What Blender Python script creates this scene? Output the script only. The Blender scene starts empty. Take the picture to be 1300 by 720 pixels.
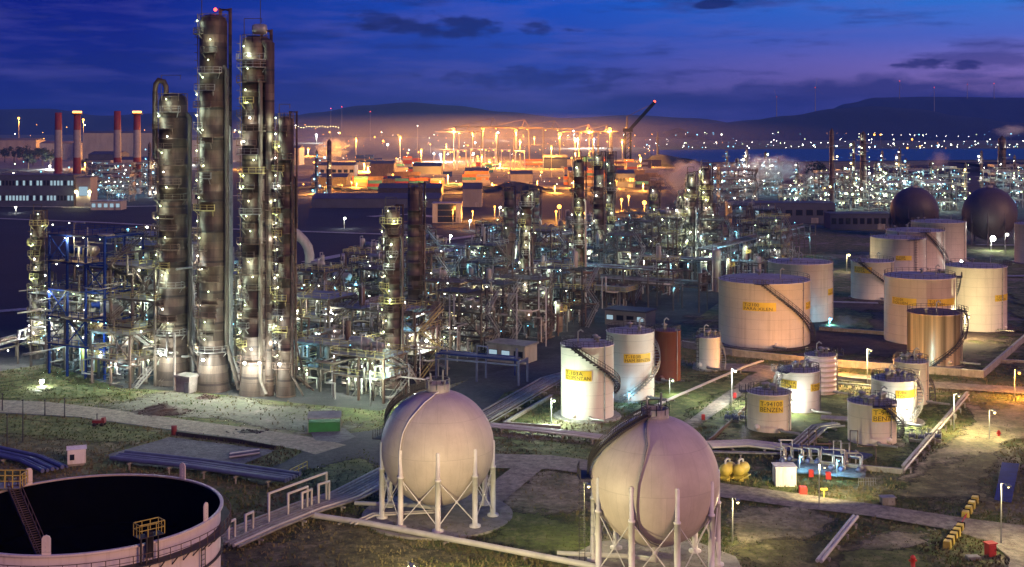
import bpy, math, random
from mathutils import Vector, Matrix
rnd = random.Random(11)
S = bpy.context.scene
COL = S.collection
PI = math.pi
F, H, HY, CX = 1600.0, 55.0, 158.0, 650.0      # lens in photo pixels, camera height, horizon row, centre column

def dep(y, z=0): return F * (H - z) / (y - HY)
def G(x, y, z=0):
    D = dep(y, z); return Vector(((x - CX) / F * D, D, z))
def zat(y, D): return H - (y - HY) * D / F
UX = Vector((math.cos(math.radians(-29)), math.sin(math.radians(-29)), 0)); VX = Vector((-UX.y, UX.x, 0))
RZ = math.radians(-29)                          # the plant grid
O0 = G(380, 505)
def Pl(u, v, z=0):
    p = O0 + UX * u + VX * v; return Vector((p.x, p.y, z))
def lin(r, g, b):
    def f(c):
        c /= 255.0
        return c / 12.92 if c <= .04045 else ((c + .055) / 1.055) ** 2.4
    return (f(r), f(g), f(b))

# ------------------------------------------------------------------ materials
def nt(name):
    m = bpy.data.materials.new(name); m.use_nodes = True
    t = m.node_tree; t.nodes.clear()
    o = t.nodes.new('ShaderNodeOutputMaterial'); b = t.nodes.new('ShaderNodeBsdfPrincipled')
    t.links.new(b.outputs[0], o.inputs[0]); return m, t, b
def node(t, kind, **kw):
    n = t.nodes.new('ShaderNode' + kind)
    for k, v in kw.items(): setattr(n, k, v)
    return n
def val(t, op, a, b=None, c=None):
    n = node(t, 'Math', operation=op)
    for i, x in enumerate((a, b, c)):
        if x is None: continue
        if isinstance(x, (int, float)): n.inputs[i].default_value = x
        else: t.links.new(x, n.inputs[i])
    return n.outputs[0]
def noise(t, vec, scale, detail=4, rough=.55, mul=None):
    if mul is not None:
        vm = node(t, 'VectorMath', operation='MULTIPLY'); t.links.new(vec, vm.inputs[0]); vm.inputs[1].default_value = mul; vec = vm.outputs[0]
    n = node(t, 'TexNoise'); t.links.new(vec, n.inputs['Vector'])
    n.inputs['Scale'].default_value = scale; n.inputs['Detail'].default_value = detail; n.inputs['Roughness'].default_value = rough
    return n.outputs[0]
def ramp(t, fac, stops, interp='LINEAR'):
    r = node(t, 'ValToRGB'); r.color_ramp.interpolation = interp; e = r.color_ramp.elements
    while len(e) < len(stops): e.new(.5)
    for el, (p, c) in zip(e, stops):
        el.position = p; el.color = (*c, 1) if not isinstance(c, (int, float)) else (c, c, c, 1)
    t.links.new(fac, r.inputs[0]); return r.outputs[0]
def mix(t, fac, a, b, mode='MIX'):
    n = node(t, 'MixRGB', blend_type=mode)
    for i, x in enumerate((fac, a, b)):
        if isinstance(x, (int, float)): n.inputs[i].default_value = x
        elif isinstance(x, tuple): n.inputs[i].default_value = (*x, 1)
        else: t.links.new(x, n.inputs[i])
    return n.outputs[0]
def pos(t): return node(t, 'NewGeometry').outputs['Position']
def bump(t, b, h, strength=.3, dist=.1):
    n = node(t, 'Bump'); n.inputs['Strength'].default_value = strength; n.inputs['Distance'].default_value = dist
    t.links.new(h, n.inputs['Height']); t.links.new(n.outputs[0], b.inputs['Normal'])

def M(name, c, var=.35, rough=.6, metal=0., scale=.6, zs=1., stain=None, bmp=0.):
    """painted or bare surface: cloudy variation plus streaks and stains of its own"""
    m, t, b = nt(name); p = pos(t)
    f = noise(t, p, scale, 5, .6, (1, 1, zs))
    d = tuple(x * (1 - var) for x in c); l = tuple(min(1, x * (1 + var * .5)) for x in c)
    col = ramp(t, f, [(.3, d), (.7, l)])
    if stain:
        g = noise(t, p, 1.3, 6, .7, (1, 1, .12))
        col = mix(t, ramp(t, g, [(.5, 0.), (.72, .85)]), col, stain)
    t.links.new(col, b.inputs['Base Color']); b.inputs['Roughness'].default_value = rough; b.inputs['Metallic'].default_value = metal
    if bmp: bump(t, b, noise(t, p, scale * 6, 4), bmp)
    return m
def shell_paint(name, c, course=2.4, seam=.7, streak=(.2, .14, .09), amount=.42, rough=.45):
    m, t, b = nt(name); p = pos(t); x = node(t, 'SeparateXYZ'); t.links.new(p, x.inputs[0])
    col = ramp(t, noise(t, p, .25, 5), [(.3, tuple(v * .86 for v in c)), (.7, c)])
    st = ramp(t, noise(t, p, .9, 5, .65, (1.6, 1.6, .06)), [(.52, 0.), (.8, amount)])
    col = mix(t, st, col, streak)
    fr = val(t, 'FRACT', val(t, 'DIVIDE', x.outputs[2], course))
    ln = val(t, 'LESS_THAN', fr, .035)
    col = mix(t, val(t, 'MULTIPLY', ln, 1 - seam), col, (.1, .08, .08))
    t.links.new(col, b.inputs['Base Color']); b.inputs['Roughness'].default_value = rough
    bump(t, b, noise(t, p, .5, 3), .12, .15)
    return m
def sphere_paint(name, c):
    """plates of a welded sphere: faint seams by longitude and latitude, weathering that runs downwards"""
    m, t, b = nt(name); p = pos(t); x = node(t, 'SeparateXYZ'); t.links.new(node(t, 'NewGeometry').outputs['Normal'], x.inputs[0])
    lon = val(t, 'ARCTAN2', x.outputs[0], x.outputs[1]); lat = val(t, 'ARCSINE', x.outputs[2])
    la = val(t, 'MULTIPLY', lat, 5 / PI); row = val(t, 'FLOOR', la); wr = node(t, 'TexWhiteNoise', noise_dimensions='1D'); t.links.new(row, wr.inputs['W'])
    lo = val(t, 'ADD', val(t, 'MULTIPLY', lon, 16 / (2 * PI)), wr.outputs[0])
    seam = val(t, 'MAXIMUM', val(t, 'LESS_THAN', val(t, 'FRACT', la), .014), val(t, 'LESS_THAN', val(t, 'FRACT', lo), .016))
    cell = node(t, 'TexWhiteNoise', noise_dimensions='2D'); cv = node(t, 'CombineXYZ'); t.links.new(val(t, 'FLOOR', lo), cv.inputs[0]); t.links.new(row, cv.inputs[1]); t.links.new(cv.outputs[0], cell.inputs['Vector'])
    col = ramp(t, val(t, 'ADD', val(t, 'MULTIPLY', cell.outputs[0], .25), noise(t, p, .35, 6, .65)), [(.35, tuple(v * .78 for v in c)), (.8, c)])
    sv = node(t, 'CombineXYZ'); t.links.new(val(t, 'MULTIPLY', lon, 14.), sv.inputs[0]); t.links.new(val(t, 'MULTIPLY', lat, 1.3), sv.inputs[1])
    col = mix(t, ramp(t, noise(t, sv.outputs[0], 1.5, 6, .7), [(.52, 0.), (.78, .32)]), col, tuple(v * .5 for v in (c[0], c[1] * .85, c[2] * .72)))
    col = mix(t, val(t, 'MULTIPLY', seam, .3), col, tuple(v * .35 for v in c))
    t.links.new(col, b.inputs['Base Color']); b.inputs['Roughness'].default_value = .55
    bump(t, b, val(t, 'ADD', noise(t, p, .6, 4), val(t, 'MULTIPLY', seam, .5)), .18, .12); return m
def column_clad(name, cols, band=1.7):
    """old insulated column: cladding sheets of uneven age, dark joints, long rust streaks"""
    m, t, b = nt(name); p = pos(t); x = node(t, 'SeparateXYZ'); t.links.new(p, x.inputs[0])
    oi = node(t, 'ObjectInfo')
    q = val(t, 'ADD', val(t, 'DIVIDE', x.outputs[2], band), val(t, 'MULTIPLY', oi.outputs['Random'], 77.))
    fl = val(t, 'FLOOR', q); fr = val(t, 'FRACT', q)
    w = node(t, 'TexWhiteNoise', noise_dimensions='1D'); t.links.new(fl, w.inputs['W'])
    nn = noise(t, p, .8, 6, .65, (1, 1, .22))
    f = val(t, 'ADD', val(t, 'MULTIPLY', w.outputs[0], .36), val(t, 'MULTIPLY', nn, .75))
    col = ramp(t, f, [(.22, cols[0]), (.5, cols[1]), (.72, cols[2]), (.95, cols[3])])
    col = mix(t, ramp(t, noise(t, p, 1.7, 6, .7, (1, 1, .07)), [(.5, 0.), (.7, .8)]), col, (.03, .016, .01))
    low = ramp(t, val(t, 'DIVIDE', x.outputs[2], 60.), [(.06, .55), (.55, 0.)])    # the lower courses blend to a lighter grey
    col = mix(t, low, col, mix(t, 1., (.2, .165, .13), ramp(t, f, [(.25, .25), (.85, 1.)]), 'MULTIPLY'))
    jn = val(t, 'MULTIPLY', val(t, 'LESS_THAN', fr, .06), .55)
    big = val(t, 'LESS_THAN', val(t, 'FRACT', val(t, 'ADD', val(t, 'DIVIDE', x.outputs[2], band * 3.7), oi.outputs['Random'])), .075); jn = val(t, 'MAXIMUM', jn, val(t, 'MULTIPLY', big, .85))
    col = mix(t, jn, col, (.02, .014, .011))
    t.links.new(col, b.inputs['Base Color']); b.inputs['Roughness'].default_value = .55; b.inputs['Metallic'].default_value = .15
    bump(t, b, val(t, 'ADD', nn, val(t, 'MULTIPLY', jn, -.6)), .35, .15)
    return m
def emit(name, c, s):
    m = bpy.data.materials.new(name); m.use_nodes = True; t = m.node_tree; t.nodes.clear()
    o = t.nodes.new('ShaderNodeOutputMaterial'); e = t.nodes.new('ShaderNodeEmission')
    e.inputs[0].default_value = (*c, 1); e.inputs[1].default_value = s; t.links.new(e.outputs[0], o.inputs[0])
    m.cycles.emission_sampling = 'NONE'
    return m

MT = dict(
    tank=shell_paint('tank_paint', (.76, .66, .57)),
    tank_clean=shell_paint('clean_tank_paint', (.8, .74, .66), amount=.15),
    rust_tank=shell_paint('rust_red_paint', (.16, .047, .03), amount=.5),
    sphere=sphere_paint('sphere_paint', (.58, .5, .43)),
    dark_sphere=sphere_paint('dark_sphere_paint', (.085, .062, .062)),
    roof=M('roof_paint', (.37, .36, .31), .3, .6, stain=(.16, .12, .1)),
    alu=M('aluminium_painted_reflections', (.7, .55, .36), .93, .34, .55, .55, .015),  # warm reflections painted as bright and dark streaks in the colour
    column=column_clad('brown_column_cladding', [(.016, .01, .007), (.055, .034, .022), (.105, .07, .046), (.24, .18, .13)]),
    column_grey=column_clad('grey_column_cladding', [(.08, .065, .055), (.19, .16, .13), (.3, .26, .22), (.45, .41, .36)], 2.6),
    column_dark=column_clad('dark_column_cladding', [(.02, .014, .012), (.06, .042, .034), (.12, .085, .07), (.22, .17, .14)]),
    concrete=M('concrete', (.3, .28, .25), .35, .9, 0, .8, 1, (.16, .14, .12), .2),
    white=M('white_paint', (.72, .7, .68), .15, .5, stain=(.45, .38, .32)),
    pale=M('pale_cladding', (.36, .345, .3), .3, .5, 0, .5, .3, (.25, .2, .15)),
    grey=M('grey_steel', (.25, .25, .25), .4, .5, .3, .8, .4, (.14, .09, .06)),
    galv=M('galvanised_steel', (.3, .3, .28), .35, .5, .4, .8),
    dark=M('dark_steel', (.05, .045, .045), .4, .6, .2),
    brown=M('brown_steel', (.13, .085, .06), .45, .65, .1, .8, .4, (.05, .03, .02)),
    beam=M('weathered_beam', (.13, .11, .085), .4, .7, .1, .8, .4, (.08, .05, .03)),
    blue=M('blue_paint', (.012, .03, .16), .4, .5),
    bluepipe=M('blue_pipe_paint', (.085, .1, .2), .3, .45),
    yellow=M('yellow_paint', (.6, .46, .08), .25, .5), railing=M('dull_yellow_railing', (.42, .37, .14), .35, .55),
    sign=M('sign_yellow', (.72, .5, .03), .15, .55),
    letter=M('black_lettering', (.015, .012, .01), .2, .6),
    red=M('red_paint', (.5, .035, .025), .25, .5),
    redstack=M('chimney_red', (.2, .028, .026), .3, .6),
    whitestack=M('chimney_white', (.26, .24, .25), .2, .6),
    tarp=M('blue_tarpaulin', (.015, .035, .2), .4, 1.),
    green=M('green_sheet', (.02, .2, .05), .3, .6),
    pipe=M('pipe_cladding', (.38, .365, .33), .3, .4, .5, .7, 1, (.28, .2, .14)),
    pipewhite=M('white_pipe', (.5, .48, .45), .2, .45),
    black=M('tar_black', (.002, .002, .0022), .4, 1.),
    bark=M('bark', (.06, .045, .03), .4, .9),
    leaf=M('leaf', (.018, .026, .012), .5, .8),
    wall=M('wall_sheet', (.22, .205, .195), .25, .7, 0, .15, .3, (.22, .18, .16)),
    wallblue=M('blue_grey_wall', (.05, .062, .1), .25, .7, 0, .15),
    roofdark=M('dark_roof', (.07, .075, .1), .3, .8, 0, .1),
    glass=M('dark_glass', (.02, .025, .035), .2, .15),
    orange=M('orange_container_paint', (.5, .13, .03), .3, .5),
    teal=M('teal_container_paint', (.04, .2, .2), .3, .5),
    blacktyre=M('black_rubber', (.02, .02, .02), .2, .8),
)
for m_ in ('black', 'blue'): MT[m_].node_tree.nodes['Principled BSDF'].inputs['Specular IOR Level'].default_value = .02 if m_ == 'black' else .15
EM = dict(
    white=emit('white_lamp_glow', (1, .97, .82), 22), green=emit('greenish_lamp_glow', (.78, 1., .55), 9),
    cool=emit('cool_lamp_glow', (.22, .68, 1.), 5), yellow=emit('yellow_lamp_glow', (1, .8, .32), 9),
    sodium=emit('sodium_lamp_glow', (1, .4, .06), 6.5), red=emit('red_beacon_glow', (1, .06, .03), 6),
    window=emit('lit_window', (.6, .85, 1.), .45), window_warm=emit('warm_lit_window', (1, .72, .3), .6),
)
LCOL = dict(white=(.95, 1, .9), green=(.8, 1., .76), cool=(.25, .72, 1.), yellow=(1, .84, .42), sodium=(1, .37, .05), red=(1, .1, .05))

# ------------------------------------------------------------------ mesh builder
def pol(a, r, z=0):
    a = math.radians(a); return Vector((r * math.sin(a), -r * math.cos(a), z))     # 0 faces the photographer, 90 to the right
class MB:
    def __init__(s): s.v, s.f, s.sm = [], [], []
    def add(s, vs, fs, smooth=False):
        n = len(s.v); s.v.extend(tuple(v) for v in vs); s.f.extend(tuple(i + n for i in f) for f in fs); s.sm.extend([smooth] * len(fs)); return s
    def box(s, c, d, rz=0):
        x, y, z = d[0] / 2, d[1] / 2, d[2] / 2; co, si = math.cos(rz), math.sin(rz)
        vs = []
        for k in (-z, z):
            for (i, j) in ((-x, -y), (x, -y), (x, y), (-x, y)):
                vs.append((c[0] + i * co - j * si, c[1] + i * si + j * co, c[2] + k))
        return s.add(vs, [(3, 2, 1, 0), (4, 5, 6, 7), (0, 1, 5, 4), (1, 2, 6, 5), (2, 3, 7, 6), (3, 0, 4, 7)])
    def bar(s, p, q, w, h=None):
        p, q = Vector(p), Vector(q); h = h or w; d = q - p
        if d.length < 1e-6: return s
        d.normalize(); up = Vector((0, 0, 1)) if abs(d.z) < .95 else Vector((0, 1, 0))
        a = d.cross(up).normalized() * (w / 2); b = a.normalized().cross(d) * (h / 2)
        vs = [p - a - b, p + a - b, p + a + b, p - a + b, q - a - b, q + a - b, q + a + b, q - a + b]
        return s.add(vs, [(0, 1, 2, 3), (7, 6, 5, 4), (4, 5, 1, 0), (5, 6, 2, 1), (6, 7, 3, 2), (7, 4, 0, 3)])
    def tube(s, pts, r, n=8, caps=True):
        pts = [Vector(p) for p in pts]; N = len(pts); vs, fs = [], []
        ref = None
        for i, p in enumerate(pts):
            d0 = (p - pts[i - 1]).normalized() if i else (pts[1] - p).normalized()
            d1 = (pts[i + 1] - p).normalized() if i < N - 1 else d0
            d = (d0 + d1).normalized() if (d0 + d1).length > 1e-5 else d0
            if ref is None:
                ref = Vector((0, 0, 1)) if abs(d.z) < .9 else Vector((1, 0, 0))
            a = (ref - d * ref.dot(d)); 
            if a.length < 1e-4: a = Vector((1, 0, 0)) - d * d.x
            a.normalize(); b = d.cross(a); ref = a
            k = 1 / max(.5, d.dot(d1))
            rr = r[i] if isinstance(r, (list, tuple)) else r
            for j in range(n):
                t = 2 * PI * j / n; vs.append(p + (a * math.cos(t) + b * math.sin(t)) * rr * (k if 0 < i < N - 1 else 1))
        for i in range(N - 1):
            for j in range(n):
                fs.append((i * n + j, i * n + (j + 1) % n, (i + 1) * n + (j + 1) % n, (i + 1) * n + j))
        s.add(vs, fs, True)
        if caps: s.add([vs[j] for j in range(n)], [tuple(range(n))[::-1]]); s.add(vs[-n:], [tuple(range(n))])
        return s
    def lathe(s, prof, n=32, c=(0, 0, 0), axis='z', smooth=True):
        vs, fs = [], []
        for (r, z) in prof:
            for j in range(n):
                t = 2 * PI * j / n; a, b = r * math.sin(t), -r * math.cos(t)
                vs.append((c[0] + a, c[1] + b, c[2] + z) if axis == 'z' else (c[0] + z, c[1] + a, c[2] - b) if axis == 'x' else (c[0] + a, c[1] + z, c[2] - b))
        for i in range(len(prof) - 1):
            for j in range(n): fs.append((i * n + j, i * n + (j + 1) % n, (i + 1) * n + (j + 1) % n, (i + 1) * n + j))
        return s.add(vs, fs, smooth)
    def arc(s, r0, r1, z0, z1, a0, a1, n=None):
        """solid ring sector"""
        n = n or max(3, int(abs(a1 - a0) / 15)); vs, fs = [], []
        for i in range(n + 1):
            a = a0 + (a1 - a0) * i / n
            for (r, z) in ((r0, z0), (r1, z0), (r1, z1), (r0, z1)): vs.append(pol(a, r, z))
        for i in range(n):
            for j in range(4):
                k = (j + 1) % 4; fs.append((i * 4 + j, i * 4 + k, i * 4 + 4 + k, i * 4 + 4 + j))
        if abs(a1 - a0) < 359: fs += [(3, 2, 1, 0), (n * 4, n * 4 + 1, n * 4 + 2, n * 4 + 3)]
        return s.add(vs, fs)
    def rail(s, pts, h=1.15, step=1.8, w=.08, close=False):
        pts = [Vector(p) for p in pts]
        if close: pts = pts + [pts[0]]
        up = Vector((0, 0, 1))
        for a, b in zip(pts, pts[1:]):
            L = (b - a).length; k = max(1, int(round(L / step)))
            for i in range(k): q = a.lerp(b, i / k); s.bar(q, q + up * h, w)
            s.bar(a + up * h, b + up * h, w); s.bar(a + up * h * .55, b + up * h * .55, w * .8)
        s.bar(pts[-1], pts[-1] + up * h, w); return s
    def sph(s, c, r, n=12, m=8):
        return s.lathe([(max(1e-3, r * math.sin(PI * i / m)), -r * math.cos(PI * i / m)) for i in range(m + 1)], n, c)
    def build(s, name, mat, parent=None, loc=None):
        me = bpy.data.meshes.new(name); me.from_pydata(s.v, [], s.f); me.polygons.foreach_set('use_smooth', s.sm)
        me.materials.append(MT[mat] if isinstance(mat, str) else mat); me.update()
        o = bpy.data.objects.new(name, me); COL.objects.link(o)
        if parent is not None: o.parent = parent
        if loc is not None: o.location = loc
        return o

LAND, AUTO = [], []
def tag(o, label, cat, group=None, lm=None):
    o['label'] = label or ''; o['category'] = cat
    if group: o['group'] = group
    if label is None: AUTO.append(o)
    if lm: LAND.append((lm, o))
    return o
def thing(name, loc, label, cat, group=None, rz=0, lm=None, desc=None):
    o = bpy.data.objects.new(name, None); COL.objects.link(o); o.location = loc; o.rotation_euler.z = rz; o.empty_display_size = .5
    tag(o, label, cat, group, lm)
    if label is None: o['_d'] = desc
    return o
def single(mb, name, mat, loc, label, cat, group=None, rz=0, lm=None, desc=None):
    o = mb.build(name, mat, None, loc); o.rotation_euler.z = rz; tag(o, label, cat, group, lm)
    if label is None: o['_d'] = desc
    return o
def struct(mb, name, mat, loc=None, kind='structure'):
    o = mb.build(name, mat, None, loc); o['kind'] = kind; return o
BULB, LD = {}, {}
def bulb_mesh(k):
    if k not in BULB:
        m = MB().sph((0, 0, 0), 1, 8, 6); me = bpy.data.meshes.new('lamp'); me.from_pydata(m.v, [], m.f); me.materials.append(EM[k]); BULB[k] = me
    return BULB[k]
def light_data(k, p, r, spot=None):
    key = (k, round(p), r, spot)
    if key not in LD:
        l = bpy.data.lights.new('lamp_light', 'SPOT' if spot else 'POINT'); l.energy = p; l.color = LCOL[k]; l.shadow_soft_size = r
        if spot: l.spot_size = math.radians(spot); l.spot_blend = .6
        LD[key] = l
    return LD[key]
NL = [0]
def bulb(parent, loc, k='white', r=.3, p=0, lr=.25, off=(0, 0, 0), name='lamp'):
    """a lit lamp: the glowing bulb and the light it gives"""
    o = bpy.data.objects.new(name, bulb_mesh(k)); COL.objects.link(o); o.parent = parent; o.location = loc; o.scale = (r, r, r)
    if p:
        if tuple(off) == (0, 0, 0): off = (0, 0, -(r + lr + .06))   # the light leaves below the glowing glass, not from inside it
        q = bpy.data.objects.new('lamp_light', light_data(k, p, lr)); COL.objects.link(q); q.parent = parent
        q.location = Vector(loc) + Vector(off); NL[0] += 1
        return o
def kids(o): return [c for c in o.children]
def dup(o, loc, rz=None, parent=None):
    c = o.copy(); COL.objects.link(c)
    if parent is not None: c.parent = parent
    else:
        c.location = loc
        if rz is not None: c.rotation_euler.z = rz
    for ch in kids(o): dup(ch, None, None, c)
    return c

# lettering, made before the scene grows
TXT = {}
def text_mesh(s):
    if s not in TXT:
        cu = bpy.data.curves.new('lettering', 'FONT'); cu.body = s; cu.size = 1; cu.align_x = 'LEFT'
        o = bpy.data.objects.new('lettering', cu); COL.objects.link(o)
        me = bpy.data.meshes.new_from_object(o.evaluated_get(bpy.context.evaluated_depsgraph_get()))
        vs = [v.co.copy() for v in me.vertices]; fs = [tuple(p.vertices) for p in me.polygons]
        x0 = min(v.x for v in vs); x1 = max(v.x for v in vs)
        TXT[s] = ([((v.x - x0) / (x1 - x0), v.y / .72) for v in vs], fs, (x1 - x0) / .72)
        bpy.data.objects.remove(o); bpy.data.curves.remove(cu); bpy.data.meshes.remove(me)
    return TXT[s]
def add_text(mb, s, fn, x0, x1, y0, y1):
    """letters fitted to the box x0..x1, y0..y1 and carried on a surface by fn(x, y)"""
    vs, fs, asp = text_mesh(s)
    mb.add([fn(x0 + a * (x1 - x0), y0 + b * (y1 - y0)) for a, b in vs], fs)
for s_ in ('T-9410B', 'BENZEN', 'T-9410A', 'T-103A', 'IZOPENTAN', 'T-103B', 'HAM BENZIN', 'T-2100', 'PARA XILEN', 'T-9401A', 'T-9401B', 'TOLUEN', 'T-2101', 'T-2102', 'T-2103', 'NAFTA'): text_mesh(s_)

# ------------------------------------------------------------------ camera, sky, twilight
cam = bpy.data.cameras.new('camera'); cam.sensor_width = 36; cam.lens = F / 1300 * 36; cam.shift_y = -(360 - HY) / 1300
cam.clip_start = 1; cam.clip_end = 40000
co_ = bpy.data.objects.new('camera', cam); COL.objects.link(co_); co_.location = (0, 0, H); co_.rotation_euler = (PI / 2, 0, 0); S.camera = co_
S.view_settings.view_transform = 'Standard'; S.view_settings.look = 'None'; S.view_settings.exposure = .35; S.view_settings.gamma = 1
S.cycles.max_bounces = 4; S.cycles.diffuse_bounces = 2; S.cycles.glossy_bounces = 2; S.cycles.transmission_bounces = 2; S.cycles.volume_bounces = 0
S.cycles.transparent_max_bounces = 6; S.cycles.sample_clamp_indirect = 1.0; S.cycles.sample_clamp_direct = 0
S.cycles.use_denoising = True; S.cycles.caustics_reflective = False; S.cycles.caustics_refractive = False; S.cycles.use_light_tree = True
S.cycles.volume_step_rate = 4

SUN_AZ, SUN_EL = math.radians(136), math.radians(18)       # compass-like: 0 = ahead of the camera, 90 = to its right
W = bpy.data.worlds.new('World'); S.world = W; W.use_nodes = True; t = W.node_tree; t.nodes.clear()
out = t.nodes.new('ShaderNodeOutputWorld'); bg = t.nodes.new('ShaderNodeBackground'); t.links.new(bg.outputs[0], out.inputs[0])
tc = t.nodes.new('ShaderNodeTexCoord'); d_ = tc.outputs['Generated']; sx = node(t, 'SeparateXYZ'); t.links.new(d_, sx.inputs[0])
X_, Y_, Z_ = sx.outputs
e_ = val(t, 'MULTIPLY', Z_, 4.0)                            # ramp position: 1 at about 14 degrees up
left = ramp(t, e_, [(0, lin(16, 28, 92)), (.1, lin(10, 26, 106)), (.25, lin(4, 22, 116)), (.4, lin(1, 16, 118)), (1, lin(8, 40, 128))])
mid = ramp(t, e_, [(0, lin(54, 54, 110)), (.1, lin(50, 56, 134)), (.2, lin(38, 62, 156)), (.4, lin(8, 70, 178)), (1, lin(10, 48, 140))])
right = ramp(t, e_, [(0, lin(66, 66, 134)), (.1, lin(150, 108, 166)), (.18, lin(138, 106, 180)), (.27, lin(84, 98, 188)), (.4, lin(36, 110, 200)), (1, lin(18, 54, 144))])
u_ = val(t, 'ADD', val(t, 'MULTIPLY', X_, 1.3), .5)
c1 = mix(t, ramp(t, u_, [(.12, 0.), (.52, 1.)]), left, mid); c1 = mix(t, ramp(t, u_, [(.55, 0.), (.98, 1.)]), c1, right)
# cloud bank low on the right and thin streaks above
nb = noise(t, d_, 3.2, 6, .55, (4, 1, 10))
edge = val(t, 'ADD', ramp(t, X_, [(0, .0), (.01, .012), (.12, .024), (.24, .034), (.33, .034), (.5, .02)]), val(t, 'MULTIPLY', val(t, 'SUBTRACT', nb, .5), .05))
bank = node(t, 'MapRange'); bank.inputs['From Min'].default_value = -.002; bank.inputs['From Max'].default_value = .006
t.links.new(val(t, 'SUBTRACT', edge, Z_), bank.inputs['Value'])
c1 = mix(t, val(t, 'MULTIPLY', bank.outputs[0], .8), c1, lin(24, 34, 98))
ns = noise(t, d_, 2.0, 6, .6, (5, 1, 34))
st_ = ramp(t, ns, [(.52, 0.), (.66, 1.)])
c1 = mix(t, val(t, 'MULTIPLY', st_, .55), c1, lin(20, 28, 90))
n3 = noise(t, d_, 3.1, 5, .6, (3, 1, 22)); c1 = mix(t, val(t, 'MULTIPLY', ramp(t, n3, [(.46, 0.), (.7, 1.)]), .3), c1, lin(110, 92, 170))
def puff(cx, cy, w, h, k, seed):
    """one dark cloud of the photo: an uneven patch at its own direction in the sky"""
    dx = val(t, 'DIVIDE', val(t, 'SUBTRACT', X_, (cx - CX) / F), w / F); dz = val(t, 'DIVIDE', val(t, 'SUBTRACT', Z_, (HY - cy) / F), h / F)
    q = val(t, 'ADD', val(t, 'MULTIPLY', dx, dx), val(t, 'MULTIPLY', dz, dz))
    w_ = noise(t, d_, 9 + seed, 6, .6, (2.4, 1, 7))
    q = val(t, 'ADD', q, val(t, 'MULTIPLY', val(t, 'SUBTRACT', w_, .5), 5.5))
    return val(t, 'MULTIPLY', ramp(t, q, [(.0, 1.), (1., 0.)], 'EASE'), k * 1.1)
for a in ((545, 34, 90, 17, .75, 0), (470, 26, 45, 12, .6, 2), (683, 36, 24, 11, .7, 1), (740, 38, 34, 4, .6, 3), (905, 8, 36, 6, .7, 4), (1166, 86, 62, 8, .7, 5), (700, 100, 170, 16, .45, 6)):
    c1 = mix(t, puff(*a), c1, lin(13, 24, 84))
sky = t.nodes.new('ShaderNodeTexSky'); sky.sky_type = 'NISHITA'; sky.sun_disc = False
sky.sun_elevation = SUN_EL; sky.sun_rotation = SUN_AZ; sky.altitude = 50
sk = mix(t, 1., sky.outputs[0], (.0002, .0003, .0008), 'MULTIPLY')
tot = node(t, 'VectorMath', operation='ADD'); t.links.new(mix(t, 1., c1, (.78, .98, .98), 'MULTIPLY'), tot.inputs[0]); t.links.new(sk, tot.inputs[1])
sc10 = node(t, 'VectorMath', operation='SCALE'); t.links.new(tot.outputs[0], sc10.inputs[0]); sc10.inputs['Scale'].default_value = 10
t.links.new(sc10.outputs[0], bg.inputs[0]); bg.inputs[1].default_value = .1

sun = bpy.data.lights.new('afterglow_sun', 'SUN'); sun.energy = 1.6; sun.angle = math.radians(24); sun.color = (1, .54, .33)
so = bpy.data.objects.new('afterglow_sun', sun); COL.objects.link(so)
sd = Vector((math.sin(SUN_AZ) * math.cos(SUN_EL), math.cos(SUN_AZ) * math.cos(SUN_EL), math.sin(SUN_EL)))
so.rotation_euler = (-sd).to_track_quat('-Z', 'Y').to_euler()

# ------------------------------------------------------------------ ground
def ground_mat():
    m, t, b = nt('rough_grass'); p = pos(t)
    a = noise(t, p, .035, 6, .62); f = noise(t, p, .3, 6, .65); g = noise(t, p, 2.2, 4, .7)
    col = ramp(t, f, [(.32, (.05, .07, .016)), (.45, (.11, .15, .026)), (.57, (.2, .2, .06)), (.7, (.3, .25, .12))])
    dirt = ramp(t, f, [(.3, (.14, .12, .06)), (.7, (.38, .33, .22))])
    col = mix(t, ramp(t, val(t, 'ADD', a, val(t, 'MULTIPLY', val(t, 'SUBTRACT', f, .5), .35)), [(.5, 0.), (.6, 1.)]), col, dirt)
    col = mix(t, .75, col, ramp(t, noise(t, p, 1.1, 8, .78), [(.36, .2), (.62, 1.)]), 'MULTIPLY')
    t.links.new(col, b.inputs['Base Color']); b.inputs['Roughness'].default_value = .95
    bump(t, b, val(t, 'ADD', g, f), .6, .4); return m
def patch_mat(name, c1, c2, c3, sc=.35, edge=None):
    m, t, b = nt(name); p = pos(t); f = noise(t, p, sc, 7, .68); g = noise(t, p, 3., 4, .7)
    col = ramp(t, f, [(.32, c1), (.5, c2), (.68, c3)]); col = mix(t, .75, col, ramp(t, noise(t, p, 1.1, 8, .78), [(.36, .2), (.62, 1.)]), 'MULTIPLY')
    t.links.new(col, b.inputs['Base Color']); b.inputs['Roughness'].default_value = .93; bump(t, b, val(t, 'ADD', g, f), .5, .3); return m
MT['ground'] = ground_mat()
MT['grass'] = patch_mat('green_grass', (.06, .085, .018), (.15, .19, .04), (.32, .3, .12))
MT['olive'] = patch_mat('olive_scrub', (.05, .055, .02), (.14, .13, .045), (.32, .28, .14))
MT['dirt'] = patch_mat('pale_dirt_and_lightpool', (.12, .13, .045), (.3, .265, .15), (.48, .42, .28), .22)  # pale dirt, also used to paint lamplit pools of ground
MT['yard'] = patch_mat('yard_gravel', (.1, .12, .06), (.2, .2, .14), (.32, .3, .24), .16)
MT['road'] = patch_mat('worn_road', (.26, .22, .16), (.36, .31, .24), (.42, .37, .28), .5)
MT['asphalt'] = patch_mat('dark_asphalt', (.045, .047, .055), (.065, .067, .075), (.09, .09, .095), .3)
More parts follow.
